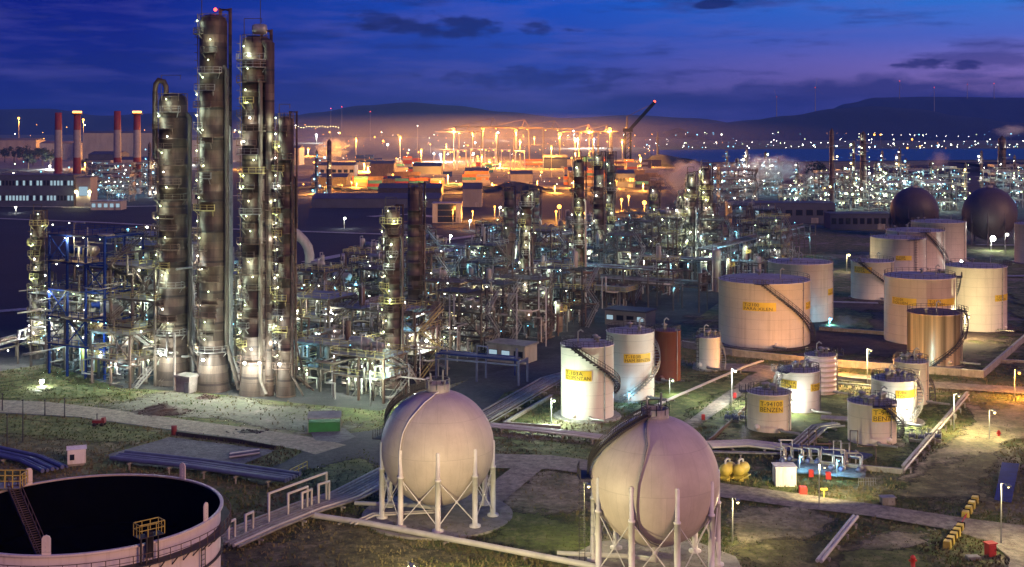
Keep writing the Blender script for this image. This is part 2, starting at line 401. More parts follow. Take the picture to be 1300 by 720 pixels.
MT['palepave'] = patch_mat('pale_paving', (.3, .3, .3), (.5, .5, .48), (.6, .6, .57), .1)
MT['slab'] = patch_mat('slab_concrete', (.15, .15, .16), (.19, .19, .2), (.22, .22, .23), .4)
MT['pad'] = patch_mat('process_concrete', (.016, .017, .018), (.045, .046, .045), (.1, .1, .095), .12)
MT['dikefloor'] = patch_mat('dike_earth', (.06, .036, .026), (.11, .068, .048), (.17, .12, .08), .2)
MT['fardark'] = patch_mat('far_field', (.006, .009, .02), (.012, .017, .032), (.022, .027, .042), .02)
MT['portground'] = patch_mat('port_paving', (.06, .055, .05), (.2, .18, .16), (.38, .34, .28), .05)
FRAY = ('grass', 'olive', 'dirt', 'dikefloor', 'yard')
for k_ in FRAY:
    m = MT[k_]; t = m.node_tree; b = t.nodes['Principled BSDF']; a = node(t, 'Attribute', attribute_name='inset')
    q = val(t, 'ADD', val(t, 'MULTIPLY', a.outputs['Fac'], 3.), val(t, 'ADD', val(t, 'MULTIPLY', val(t, 'SUBTRACT', noise(t, pos(t), .3, 8, .72), .58), 3.), val(t, 'MULTIPLY', val(t, 'SUBTRACT', noise(t, pos(t), .07, 3, .5), .52), 4.)))
    t.links.new(ramp(t, q, [(.0, 0.), (.6, 1.)]), b.inputs['Alpha'])
LVL = [0]; POLY = []
def sheet(name, pts, mat, z=None, px=True, sub=0):
    LVL[0] += 1; z = .012 * LVL[0] if z is None else z
    P = [G(*p) if px else Vector(p) for p in pts]; POLY.append((mat, [(p.x, p.y) for p in P], z))
    mb = MB()
    if mat in FRAY:                                         # growth with a ragged border: fades out over the last metres through noise
        c = sum(P, Vector()) / len(P); n = len(P)
        mb.add([(c.x + (p.x - c.x) * 1.06, c.y + (p.y - c.y) * 1.06, z) for p in P] + [(c.x, c.y, z)], [(i, (i + 1) % n, n) for i in range(n)])
    else: mb.add([(p.x, p.y, z) for p in P], [tuple(range(len(P)))])
    o = struct(mb, name, mat)
    if mat in FRAY:
        at_ = o.data.attributes.new('inset', 'FLOAT', 'POINT'); at_.data.foreach_set('value', [0.] * len(P) + [1.])
        if o.data.polygons[0].normal.z < 0: o.data.flip_normals()
        return o
    me = o.data
    if me.polygons[0].normal.z < 0: me.flip_normals()
    return o
def strip(name, pts, wid, mat, z=None):
    """a road or path of one width in metres along pixel points on the ground"""
    LVL[0] += 1; z = .012 * LVL[0] if z is None else z
    P = [G(*p) for p in pts]; L, Rr = [], []
    for i, p in enumerate(P):
        d = (P[min(i + 1, len(P) - 1)] - P[max(i - 1, 0)]).normalized(); n = Vector((-d.y, d.x, 0)) * wid / 2
        L.append(p + n); Rr.append(p - n)
    mb = MB(); n = len(P)
    mb.add([(q.x, q.y, z) for q in L + Rr], [(i, n + i, n + i + 1, i + 1) for i in range(n - 1)])
    return struct(mb, name, mat)
mb = MB(); mb.add([(-9000, -60, 0), (9000, -60, 0), (9000, 15000, 0), (-9000, 15000, 0)], [(0, 1, 2, 3)]); struct(mb, 'ground', 'ground')
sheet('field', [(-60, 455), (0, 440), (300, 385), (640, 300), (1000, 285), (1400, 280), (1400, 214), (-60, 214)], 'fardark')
sheet('port_yard', [(380, 243), (830, 238), (850, 205), (830, 176), (200, 176), (-60, 180), (-60, 214), (300, 216)], 'portground')
sheet('terminal_yard', [(820, 285), (1400, 285), (1400, 224), (1130, 224), (830, 240)], 'pad')
mb = MB()
sea_m, t2, b2 = nt('sea_water'); b2.inputs['Base Color'].default_value = (.012, .03, .09, 1); b2.inputs['Roughness'].default_value = .4
bump(t2, b2, noise(t2, pos(t2), .05, 4, .6), .35, 2.); MT['sea'] = sea_m
sheet('sea', [(838, 207), (1130, 204.5), (1400, 202), (1400, 189), (1000, 189.5), (822, 191)], 'sea', z=.6)
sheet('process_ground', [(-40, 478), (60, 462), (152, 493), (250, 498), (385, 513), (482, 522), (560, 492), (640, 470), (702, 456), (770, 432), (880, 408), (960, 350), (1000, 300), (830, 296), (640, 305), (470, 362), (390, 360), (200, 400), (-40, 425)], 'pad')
sheet('yard', [(120, 524), (158, 494), (250, 499), (385, 514), (482, 523), (470, 556), (400, 556), (330, 546), (230, 533)], 'yard')
sheet('grass', [(-40, 500), (60, 470), (150, 494), (190, 497), (130, 508), (60, 507), (-40, 508)], 'grass')
sheet('grass', [(-40, 526), (100, 534), (215, 552), (200, 566), (120, 562), (-40, 548)], 'grass')
sheet('scrub', [(-40, 548), (120, 562), (205, 560), (130, 582), (180, 594), (60, 600), (-40, 570)], 'olive')
sheet('road', [(-60, 506), (60, 511), (130, 519), (230, 533), (330, 546), (400, 556), (482, 546), (560, 500), (600, 480), (712, 452), (780, 437), (812, 448), (712, 476), (640, 500), (596, 545), (560, 590), (470, 592), (392, 596), (335, 618), (306, 608), (360, 588), (384, 575), (372, 567), (300, 558), (200, 545), (100, 531), (-60, 522)], 'asphalt')
sheet('road', [(-60, 506), (60, 511), (130, 519), (230, 533), (330, 546), (402, 557), (440, 566), (400, 578), (384, 573), (300, 557), (200, 544), (100, 530), (-60, 521)], 'road')
sheet('slab', [(133, 579), (216, 556), (350, 573), (284, 601), (173, 592)], 'slab')
sheet('apron', [(392, 546), (436, 544), (452, 556), (430, 563), (400, 560)], 'slab')
sheet('grass', [(365, 609), (462, 570), (482, 590), (470, 622), (420, 640)], 'grass')
sheet('scrub', [(300, 690), (440, 650), (480, 680), (650, 712), (520, 735), (280, 735)], 'olive')
sheet('grass', [(628, 556), (770, 566), (940, 592), (925, 618), (755, 594), (626, 578)], 'grass')
sheet('dirt_and_lightpool', [(628, 618), (690, 598), (756, 610), (752, 650), (690, 668), (640, 650)], 'dirt')  # pale dirt that also paints in a pool of lamplight
sheet('grass', [(632, 652), (690, 648), (752, 662), (748, 712), (690, 718), (600, 690)], 'grass')
sheet('dirt_and_lightpool', [(925, 640), (1000, 642), (1070, 660), (1040, 690), (950, 712), (915, 690)], 'dirt')  # light pool beside the sphere put into the pale dirt colour
sheet('scrub', [(930, 690), (1040, 682), (1200, 700), (1190, 735), (940, 735)], 'olive')
sheet('dirt_and_lightpool', [(1090, 678), (1190, 672), (1200, 690), (1130, 705), (1080, 712)], 'dirt')
sheet('grass', [(1060, 700), (1170, 696), (1200, 735), (1050, 735)], 'grass')
sheet('road', [(622, 578), (700, 580), (760, 588), (920, 616), (1000, 627), (1100, 641), (1240, 662), (1400, 682), (1400, 760), (1276, 745), (1282, 712), (1258, 690), (1200, 674), (1100, 657), (1000, 645), (920, 634), (760, 606), (700, 598), (622, 596)], 'road')
sheet('path', [(690, 596), (655, 592), (596, 636), (628, 648)], 'road')
sheet('path', [(862, 545), (884, 545), (962, 488), (1000, 476), (968, 472), (948, 480)], 'road')
sheet('road', [(880, 462), (960, 464), (1060, 474), (1180, 486), (1300, 493), (1400, 497), (1400, 507), (1300, 502), (1180, 494), (1060, 484), (960, 474), (880, 470)], 'road')
sheet('dirt_and_lightpool', [(1216, 500), (1300, 505), (1400, 520), (1400, 560), (1290, 560), (1240, 600), (1150, 640), (1110, 628), (1190, 575), (1230, 530)], 'dirt')
sheet('grass', [(1180, 590), (1262, 575), (1270, 640), (1180, 650), (1110, 634)], 'olive')
sheet('grass', [(880, 542), (948, 500), (1020, 495), (1210, 505), (1176, 556), (1146, 596), (1010, 570), (900, 566)], 'grass')
sheet('grass', [(780, 530), (850, 480), (946, 476), (940, 490), (860, 540), (800, 548)], 'grass')
sheet('dike_floor', [(1032, 462), (1130, 470), (1248, 480), (1330, 418), (1250, 400), (1100, 380), (1060, 372), (880, 400), (866, 440)], 'dikefloor')
sheet('grass', [(1050, 392), (1115, 394), (1112, 424), (1040, 420)], 'grass')
sheet('grass', [(1276, 366), (1400, 366), (1400, 420), (1290, 420)], 'grass')
sheet('dirt_and_lightpool', [(1330, 418), (1400, 430), (1400, 490), (1260, 486)], 'olive')
sheet('blue_tarpaulin', [(1272, 590), (1294, 592), (1284, 642), (1262, 638)], 'tarp')
# pale tracks through the dark fields
for pts, w in (([(-60, 276), (120, 283), (270, 291), (420, 296), (560, 301)], 5), ([(390, 334), (470, 318), (560, 306), (640, 296)], 6), ([(430, 352), (500, 344), (570, 318), (620, 310)], 7),
               ([(-60, 402), (60, 392), (100, 380)], 5), ([(470, 276), (520, 273), (580, 279)], 9), ([(-40, 262), (100, 264), (230, 262)], 8), ([(240, 250), (600, 246)], 8), ([(1240, 312), (1400, 314)], 6), ([(1236, 352), (1400, 352)], 4), ([(1050, 385), (1115, 387)], 3)):
    strip('track', pts, w, 'palepave')
# sphere pads
for (x, y, r) in ((555.5, 655, 10.6), (831.5, 722, 11.2)):
    p = G(x, y); mb = MB(); mb.lathe([(.01, .3), (r, .3), (r, 0)], 10 if r > 11 else 40, smooth=False); struct(mb, 'concrete_pad', 'concrete', (p.x, p.y, .02 if r < 11 else .02))

# ------------------------------------------------------------------ hills
def hill(pts, D, thick=900, foot=0):
    rr = random.Random(int(D)); xs = []
    for (x0, y0), (x1, y1) in zip(pts, pts[1:]):
        n = max(2, int((x1 - x0) / 8))
        for i in range(n):
            k = i / n; k2 = k * k * (3 - 2 * k); xs.append((x0 + (x1 - x0) * k, y0 + (y1 - y0) * k2))
    xs.append(pts[-1]); n = len(xs); vs, fs = [], []
    prof = [(-1, 0), (-.7, .22), (-.45, .55), (-.2, .86), (0, 1), (.3, .7), (1, 0)]
    for (x, y) in xs:
        h = max(2, zat(y, D))
        for (o, k) in prof:
            vs.append(((x - CX) / F * D * (1 + .0 * o), D + o * thick + rr.uniform(-20, 20), foot + h * k * (1 + rr.uniform(-.025, .025) * (k < 1))))
    m = len(prof)
    for i in range(n - 1):
        for j in range(m - 1): fs.append((i * m + j, (i + 1) * m + j, (i + 1) * m + j + 1, i * m + j + 1))
    mb = MB(); mb.add(vs, fs, True); return struct(mb, 'hill', 'hillside')
MT['hillside'] = patch_mat('hillside_scrub', (.008, .014, .022), (.012, .02, .03), (.018, .026, .036), .004)
hill([(-160, 146), (0, 139), (60, 138), (130, 147), (200, 144), (300, 140), (380, 146), (450, 155), (560, 165)], 7600)
hill([(330, 158), (400, 143), (460, 134), (520, 130), (575, 134), (640, 142), (720, 150), (800, 146), (880, 150), (960, 160)], 6400)
hill([(860, 162), (930, 156), (1000, 147), (1060, 138), (1110, 135), (1160, 138), (1220, 147), (1280, 155), (1360, 164)], 5200)
hill([(1010, 158), (1080, 131), (1110, 124), (1180, 123), (1300, 124), (1420, 122), (1500, 150)], 7400)
hill([(880, 160), (960, 152), (1010, 150), (1100, 158)], 6900)
# low mounds on the near shore
for pts, D, th in (([(785, 212), (810, 204), (838, 196), (870, 201), (905, 210)], 1720, 90), ([(590, 242), (620, 236), (652, 231), (676, 234), (700, 243)], 1050, 50), ([(1120, 224), (1160, 210), (1220, 206), (1300, 206), (1420, 210)], 1480, 120), ([(380, 246), (440, 240), (560, 238), (640, 244)], 1080, 40)):
    hill(pts, D, th)

# ------------------------------------------------------------------ storage tanks
def curve_text(root, r, a_mid, z0, z1, width, lines, split=.5, seed=0):
    """yellow plate bent round the shell with black lettering"""
    half = math.degrees(width / 2 / r); rr = r + .05
    mb = MB(); mb.arc(r + .005, rr, z0, z1, a_mid - half, a_mid + half, 12); pl = mb.build('sign', 'sign', root)
    tb = MB(); fn = lambda u, v: pol(a_mid + math.degrees(u / rr), rr + .02, v)
    hh = (z1 - z0)
    for i, s in enumerate(lines):
        y1 = z1 - hh * (.1 + .45 * i); y0 = y1 - hh * .36
        asp = text_mesh(s)[2]; w = min(width * .92, (y1 - y0) * asp * 1.25)
        x0 = -width * .46
        add_text(tb, s, fn, x0, x0 + w, y0, y1)
    tb.build('lettering', 'letter', pl)
def spiral_stair(root, r, z0, a0, z1, a1, w=1.0, mat='dark', gap=.25):
    """treads, two stringers and a handrail rising round the shell from (z0, a0) to (z1, a1)"""
    n = max(10, int((z1 - z0) / .45)); mb = MB(); ri, ro = r + gap, r + gap + w
    for i in range(n):
        k = i / n; mb.arc(ri, ro, z0 + (z1 - z0) * k, z0 + (z1 - z0) * k + .06, a0 + (a1 - a0) * k, a0 + (a1 - a0) * (k + 1.2 / n), 1)
    st = mb.build('stair', mat, root)
    m = max(10, int(abs(a1 - a0) / 5))
    for rad in (ri, ro):
        p = [pol(a0 + (a1 - a0) * i / m, rad, z0 + (z1 - z0) * i / m) for i in range(m + 1)]
        q = MB()
        for a, b in zip(p, p[1:]): q.bar(a, b, .1, .3)
        q.build('stringer', mat, st)
    q = MB(); p = [pol(a0 + (a1 - a0) * i / m, ro, z0 + (z1 - z0) * i / m) for i in range(m + 1)]
    for i, (a, b) in enumerate(zip(p, p[1:])):
        q.bar(a + Vector((0, 0, 1.1)), b + Vector((0, 0, 1.1)), .09); q.bar(a + Vector((0, 0, .6)), b + Vector((0, 0, .6)), .07)
        q.bar(a, a + Vector((0, 0, 1.1)), .08)
    q.build('handrail', mat, st)
    q = MB(); a = a1; q.arc(ri - .2, ro + .3, z1 - .05, z1 + .06, a - math.degrees(1.6 / r), a + math.degrees(1.6 / r), 3)
    q.rail([pol(a - math.degrees(1.6 / r), ro + .25, z1), pol(a, ro + .25, z1), pol(a + math.degrees(1.6 / r), ro + .25, z1)], 1.1, 1.2, .09)
    q.build('landing', mat, st)
def tank(x0, x1, yt, yb, label, lm=None, mat='tank', stair=None, signs=(), rings=0, group='storage tanks', railing='full', equip=2, roofmat='roof', cage=None, base=1.0):
    D = dep(yb); r = 1
    for _ in range(6): r = (x1 - x0) / 2 / F * (D + r)
    yc = D + r; h = zat(yt, yc); xc = ((x0 + x1) / 2 - CX) / F * yc; s = yc / F
    T = thing('storage_tank', (xc, yc, .05), label, 'storage tank', group, 0, lm)
    n = 64
    mb = MB(); prof = [(r, .25)]
    for k in range(rings):
        z = h * (k + 1) / (rings + 1); prof += [(r, z - .12), (r + .16, z - .12), (r + .16, z + .12), (r, z + .12)]
    prof += [(r, h - .12), (r + .12, h - .12), (r + .12, h + .02), (r, h + .02)]
    mb.lathe(prof, n); mb.build('shell', mat, T)
    mb = MB(); mb.lathe([(r - .01, h), (r * .6, h + r * .045), (r * .25, h + r * .075), (.02, h + r * .09)], n); rf = mb.build('roof', roofmat, T)
    mb = MB(); mb.lathe([(r + .9 * base, -.05), (r + .8 * base, .24), (r - .3, .25)], n, smooth=False); mb.build('foundation', 'concrete', T)
    mb = MB(); pts = [pol(a, r - .1, h) for a in range(0, 360, 12)]; mb.rail(pts, 1.05, 3, .07, True); mb.build('roof_railing', 'dark', T)
    rr = random.Random(int(x0 * 7))
    for i in range(equip):                                   # roof fittings
        a, q = rr.uniform(0, 360), r * rr.uniform(.1, .75); p = pol(a, q, h + (r - q) * .09)
        m2 = MB(); m2.lathe([(.3, 0), (.3, .8), (.55, .8), (.55, 1.0), (.01, 1.25)], 12, p); m2.build('vent', 'galv', T)
    m2 = MB(); p = pol(rr.uniform(-50, 50), r * .5, h + r * .045); m2.tube([p, p + Vector((0, 0, 2.2)), p + Vector((.5, 0, 2.6)), p + Vector((1, 0, 2.2))], .13, 6); m2.build('vent_pipe', 'galv', T)
    m2 = MB(); a = rr.uniform(-60, 60); m2.lathe([(.01, 0), (.45, 0), (.45, .35), (.55, .35), (.55, .45), (.01, .45)], 14, (0, 0, 0), 'y'); mh = m2.build('manhole', mat, T)
    mh.location = pol(a, r + .4, 1.1); mh.rotation_euler.z = math.radians(a)
    a = rr.uniform(-40, 60)
    m2 = MB(); m2.tube([pol(a, r - .2, .9), pol(a, r + 1.6, .9), pol(a, r + 1.6, .9) + Vector((2.5, -1.5, 0))], .22, 8); m2.lathe([(.01, -.1), (.4, -.1), (.4, .1), (.01, .1)], 10, pol(a, r + 1., .9), 'y'); m2.build('outlet_pipe', 'pipe', T)
    a = rr.uniform(30, 70); m2 = MB(); m2.tube([pol(a, r + .25, .4), pol(a, r + .25, h + .4), pol(a, r - .8, h + .8)], .09, 6)
    for z in range(2, int(h), 3): m2.bar(pol(a, r, z), pol(a, r + .3, z), .12)
    m2.build('riser_pipe', 'grey', T)
    if stair: spiral_stair(T, r, .1, stair[0], h, stair[1], mat=stair[2] if len(stair) > 2 else 'dark')
    if cage is not None:
        m2 = MB()
        for da in (-.35, .35): m2.bar(pol(cage, r + .3) + pol(cage + 90, da), pol(cage, r + .3, h + 1.2) + pol(cage + 90, da), .09)
        for i in range(int(h / .5)): m2.bar(pol(cage, r + .3, .5 * i + .3) + pol(cage + 90, -.35), pol(cage, r + .3, .5 * i + .3) + pol(cage + 90, .35), .05)
        m2.build('ladder', 'dark', T)
        m2 = MB()
        for i in range(2, int(h / .9)):
            c = pol(cage, r + .65, i * .9); ring = [c + Vector((.45 * math.cos(q), .45 * math.sin(q), 0)) for q in [k * PI / 4 for k in range(9)]]
            for p, q in zip(ring, ring[1:]): m2.bar(p, q, .06)
        m2.build('ladder_cage', 'dark', T)
        m2 = MB(); m2.arc(r + .05, r + 1.5, h - .1, h, cage - 14, cage + 14); m2.rail([pol(cage - 14, r + 1.4, h), pol(cage, r + 1.45, h), pol(cage + 14, r + 1.4, h)], 1.1, 1, .08); m2.build('landing', 'dark', T)
    for (sx_, sy, sw, sh, lines) in signs:
        k = max(-.96, min(.96, (sx_ - (x0 + x1) / 2) / ((x1 - x0) / 2))); a = math.degrees(math.asin(k)); dd = yc - r * math.cos(math.radians(a))
        z = zat(sy, dd); wz = sw * dd / F / max(.35, math.cos(math.radians(a))); hz = sh * dd / F
        curve_text(T, r, a, z - hz / 2, z + hz / 2, wz, lines)
    T['_r'] = r; T['_h'] = h
    return T
tank(712, 779, 436, 536, 'white tank with a descending dark stair, in front of its twin by the red tank', 'front left white tank', 'tank_clean', (172, -32), [(731, 477.5, 34, 13, ('T-103A', 'IZOPENTAN'))], base=1.6)
tank(770, 830, 420, 511, 'white tank with a curling pale stair, standing between the stair tank and rust red tank', None, 'tank_clean', (-25, 165, 'galv'), [(808, 455.5, 37, 11, ('T-103B', 'HAM BENZIN'))])
tank(831, 864, 419, 487, 'rust red tank beside the white tanks, the only red one', 'rust red tank', 'rust_tank', None, roofmat='rust_tank')
tank(884, 914, 427, 471, 'small cream tank alone between the rust red tank and the widest tank', 'small cream tank', 'tank_clean', (60, 165, 'galv'), equip=4, cage=-60)
tank(913, 1027, 354, 444.5, 'widest white tank with a long dark diagonal stair and yellow sign', 'widest tank', 'tank', (86, -14), [(953, 390, 41, 11, ('T-2100', 'PARA XILEN')), (1021, 387.5, 11, 9, ('T-2100', 'PARA'))])
tank(976, 1056, 332, 411, 'plain pinkish tank directly behind the widest tank', None, 'tank', (150, 230), [(1052, 370, 12, 8, ('T-2101', 'NAFTA'))])
tank(1081, 1134, 331, 382.5, 'lower white tank with a straight dark diagonal stair, left of the orange-lit tanks', 'lower stair tank', 'tank_clean', (78, -48), [(1089, 343, 18, 8, ('T-2102', 'NAFTA'))])
tank(1106, 1174, 301, 349, 'wide pink tank behind the lower stair tank, in front of two taller ones', None, 'tank', None, [(1137, 328, 20, 6, ('T-2103', 'NAFTA'))], cage=20)
tank(1126, 1198, 292, 345, 'orange-lit tank with a stair on its right, middle of three overlapping far tanks', None, 'tank', (80, 0))
tank(1158, 1225, 281, 334, 'plain orange-lit tank just in front of the dark spheres', 'tank by the dark spheres', 'tank', (120, 190), [(1212, 305, 16, 6, ('T-2105', 'NAFTA'))] if 'T-2105' in TXT else [])
tank(1124, 1211, 350, 441, 'tall orange-lit tank with yellow band sign, directly behind the shiny metal tank', 'tall orange-lit tank', 'tank', (150, 72), [(1137, 383, 24, 9, ('T-2101', 'TOLUEN')), (1185, 384.5, 42, 9, ('T-2101', 'TOLUEN'))])
tank(1202, 1276, 337, 423.5, 'wide orange-lit tank at the right inside the dike corner, sign near its edge', 'wide right tank', 'tank', (170, 100), [(1265, 378, 26, 8, ('T-2102', 'TOLUEN'))])
tank(1153, 1220, 396, 467, 'shiny metal-clad tank with painted reflection streaks and a coiled stair', 'shiny metal tank', 'alu', (-25, 102), equip=1, roofmat='brown')
tank(1290, 1352, 284, 337, 'pale tank cut off by the right edge behind the grass', None, 'tank', None)
tank(949, 1004, 497, 552.5, 'pink benzene tank with caged ladder on its left and large sign', 'left benzene tank', 'tank', None, [(974, 517, 31, 16, ('T-9410B', 'BENZEN'))], equip=6, cage=-92, group='small tanks in the bund')
tank(988, 1040, 469, 527, 'cream tank right behind the left benzene tank with two yellow signs', None, 'tank_clean', (-110, -60), [(996, 488, 17, 10, ('T-9401A', 'TOLUEN')), (1032, 492, 15, 9, ('T-9401A', 'TOLUEN'))], equip=5, group='small tanks in the bund')
tank(1022, 1061, 450, 504, 'narrow orange tank ringed by stiffener bands, behind the two-sign cream tank', None, 'tank', None, rings=7, equip=5, cage=85, group='small tanks in the bund')
tank(1107, 1162, 480, 542, 'bright white tank with yellow sign and sloping stair, right of centre in the bund', 'bright white bund tank', 'tank_clean', (4, 130, 'galv'), [(1146, 501, 33, 10, ('T-9401B', 'TOLUEN'))], equip=7, group='small tanks in the bund', base=1.8)
tank(1135, 1178, 458, 517, 'slim amber tank behind the bright white bund tank', None, 'tank', (60, 170), equip=6, group='small tanks in the bund', base=1.6)
tank(1077, 1137, 509, 569, 'pink benzene tank with a short stair at its right, nearest to the pump area', 'right benzene tank', 'tank', (112, 8), [(1118, 527.5, 37, 17, ('T-9410A', 'BENZEN'))], equip=8, group='small tanks in the bund', base=1.6)

# ------------------------------------------------------------------ spheres
def sphere_tank(cx, cy, gy, rpx, label, lm, mat, legs, off, front=True, stair_side=-1):
    D = dep(gy); r = rpx / F * D; zc = zat(cy, D); x = (cx - CX) / F * D
    T = thing('sphere_tank', (x, D, 0), label, 'sphere tank', 'pressure spheres', 0, lm)
    MB().sph((0, 0, zc), r, 72, 40).build('vessel', mat, T)
    lr = r * .985; z0 = .3; zm = zc * .72
    lm_ = 'white' if front else 'dark_sphere'
    for k in range(legs):
        a = off + 360 / legs * k; p = pol(a, lr)
        mb = MB(); mb.lathe([(.8, z0 - .05), (.8, z0 + .25), (.38, z0 + .3), (.38, zm), (.44, zm), (.44, zm + .25), (.29, zm + .3), (.29, zc + .9), (.2, zc + 1.15)], 14, p)
        lg = mb.build('leg', lm_, T)
        a2 = a + 360 / legs; q = pol(a2, lr)
        mb = MB(); mb.tube([p + Vector((0, 0, z0 + .6)), q + Vector((0, 0, zm))], .07, 6); mb.tube([q + Vector((0, 0, z0 + .6)), p + Vector((0, 0, zm))], .07, 6)
        m_ = (p + q) / 2 + Vector((0, 0, (z0 + .6 + zm) / 2)); mb.sph(m_, .22, 8, 6); mb.build('brace', lm_, T)
    zt = zc + r
    mb = MB(); mb.lathe([(1.7, zt - .35), (1.7, zt + .9), (1.55, zt + .9), (1.55, zt - .2)], 24); mb.lathe([(.02, zt + .25), (1.6, zt + .25)], 24); cl = mb.build('top_collar', 'orange' if False else 'pale', T)
    mb = MB(); mb.rail([pol(a, 1.75, zt + .3) for a in range(0, 360, 40)], 1.3, 1.2, .07, True); mb.build('railing', 'dark' if cx > 700 else 'grey', cl)
    for dx in (-1., .75):
        mb = MB(); mb.tube([(dx, 0, zt - .1), (dx, 0, zt + 2.6 + dx * .3)], .14, 8); mb.lathe([(.01, 0), (.28, 0), (.28, .3), (.01, .3)], 10, (dx, 0, zt + 1)); mb.build('vent_pipe', 'grey', cl)
    if not front: return T
    # stair hugging the shell from the top down to a landing at the equator on the left
    stm = 'dark'
    mb = MB(); hr = MB(); str_ = (MB(), MB()); n = 46; prev = None
    for i in range(n + 1):
        k = i / n; el = math.radians(80 - 76 * k); a = -40 - 52 * k if cx > 700 else -75 - 42 * k
        ra = r + .25
        def at(w): return pol(a, (ra + w) * math.cos(el) , 0) + Vector((0, 0, zc + ra * math.sin(el)))
        tang = pol(a + 90, 1)
        c = pol(a, ra * math.cos(el) + .0) + Vector((0, 0, zc + ra * math.sin(el) + .15)); e = c + pol(a, .15) ; p0, p1 = e + tang * .45, e - tang * .45
        if cx <= 700 or True:
            mb.bar(p0, p1, .28, .06)
        for p in (p0, p1):
            hr.bar(p, p + Vector((0, 0, 1.05)), .06)
        if prev:
            for p, q, s__ in zip((p0, p1), prev, str_):
                s__.bar(p, q, .08, .25); hr.bar(p + Vector((0, 0, 1.05)), q + Vector((0, 0, 1.05)), .07); hr.bar(p + Vector((0, 0, .55)), q + Vector((0, 0, .55)), .05)
        prev = (p0, p1)
    st = mb.build('stair', stm, T); [s__.build('stringer', stm, st) for s__ in str_]; hr.build('handrail', stm, st)
    aL = -92 if cx > 700 else -117
    mb = MB(); mb.arc(r + .1, r + 1.7, zc + .5, zc + .6, aL - 12, aL + 14, 6); mb.rail([pol(aL - 12, r + 1.6, zc + .6), pol(aL, r + 1.65, zc + .6), pol(aL + 14, r + 1.6, zc + .6)], 1.15, .8, .07); mb.build('landing', stm, st)
    mb = MB(); c = pol(aL - 6, r + 1.1)
    for dx in (-.35, .35): mb.bar(c + Vector((dx, 0, .3)), c + Vector((dx, 0, zc + .5)), .08)
    for i in range(int(zc / .45)): mb.bar(c + Vector((-.35, 0, .5 + i * .45)), c + Vector((.35, 0, .5 + i * .45)), .05)
    mb.build('ladder', stm, T)
    mb = MB()
    for i in range(3, int(zc / .8)):
        ring = [c + Vector((.5 * math.cos(q), .5 * math.sin(q) - .3, i * .8 + .6)) for q in [j * PI / 4 for j in range(9)]]
        for p, q in zip(ring, ring[1:]): mb.bar(p, q, .06)
    mb.build('ladder_cage', stm, T)
    # spray pipe down the face
    if cx < 700:
        path = [(30, 82), (-5, 76), (-22, 60), (-33, 38), (-36, 25), (-36, 0), (-36, -20), (-36, -38)]
    else:
        path = [(-30, 80), (-22, 62), (-15, 45), (-17, 30), (-21, 10), (-22, -10), (-22, -30), (-12, -48), (10, -62)]
    pts = []
    for (a0, e0), (a1, e1) in zip(path, path[1:]):
        for i in range(5):
            k = i / 5; a, e = a0 + (a1 - a0) * k, math.radians(e0 + (e1 - e0) * k); pts.append(pol(a, (r + .16) * math.cos(e)) + Vector((0, 0, zc + (r + .16) * math.sin(e))))
    mb = MB(); mb.tube(pts, .09, 6); mb.build('spray_pipe', 'grey' if cx > 700 else 'white', T)
    mb = MB()                                               # bottom outlet
    mb.tube([(0, 0, zc - r), (0, 0, 1.1), (-3, 1.5, 1.0), (-12, 3, .9)], .3, 10); mb.build('outlet_pipe', 'pipewhite', T)
    return T
spL = sphere_tank(555.5, 567, 655, 72, 'pale sphere tank on nine legs, smaller-looking one at centre left', 'left sphere', 'sphere', 9, 3.7)
spR = sphere_tank(831.5, 609, 722, 81.5, 'pale sphere tank on tall legs, front one with dark stair over its shoulder', 'right sphere', 'sphere', 9, 13)
sphere_tank(1160.5, 267, 300, 29.5, 'dark sphere tank behind the three overlapping tanks', 'left dark sphere', 'dark_sphere', 10, 5, False)
sphere_tank(1256, 271, 310, 33.5, 'dark sphere tank farther right with a bright lamp before it', 'right dark sphere', 'dark_sphere', 10, 12, False)

# ------------------------------------------------------------------ open floating-roof tank, bottom left
K = 41.0; ft = (-1.095 * K, 3.25 * K); fr, fh = .335 * K, 14.0
T = thing('floating_roof_tank', (ft[0], ft[1], .03), 'huge open-topped tank with a black floating roof, cut off by the bottom left corner', 'storage tank', None, 0, 'open tank')
mb = MB(); mb.lathe([(fr, 0), (fr, fh), (fr - .06, fh)], 120); mb.build('shell', 'tank', T)
mb = MB(); mb.lathe([(fr - .06, fh), (fr - .07, 8)], 120); mb.build('inner_wall', 'black', T)
mb = MB(); mb.lathe([(fr - .1, 8.6), (fr - 1.2, 8.6), (fr - 1.4, 8.1), (.05, 8.0)], 90); mb.build('floating_roof', 'black', T)
mb = MB(); mb.lathe([(fr + .02, fh - .02), (fr + .3, fh - .02), (fr + .3, fh + .16), (fr - .05, fh + .16)], 120, smooth=False); mb.build('rim', 'tank', T)
mb = MB(); mb.arc(fr + .02, fr + 1.15, fh - 1.75, fh - 1.63, 0, 359.9, 120)
for a in range(0, 360, 6): mb.bar(pol(a, fr + 1.0, fh - 1.7), pol(a, fr + .05, fh - 2.7), .1)
wg = mb.build('walkway', 'dark', T)
mb = MB(); mb.rail([pol(a, fr + 1.1, fh - 1.65) for a in range(0, 360, 5)], 1.1, 2, .06, True); mb.build('railing', 'brown', wg)
mb = MB(); mb.arc(fr + .02, fr + .3, fh - 4.6, fh - 4.45, 0, 359.9, 120); mb.build('stiffener_ring', 'dark', T)
def rim_at(x, y):                                          # point of the rim nearest to a photo point
    k = 1200 and F / (y - HY); p = Vector(((x - CX) / (y - HY) * K - ft[0], k * K - ft[1], 0)); return math.degrees(math.atan2(p.x, -p.y))
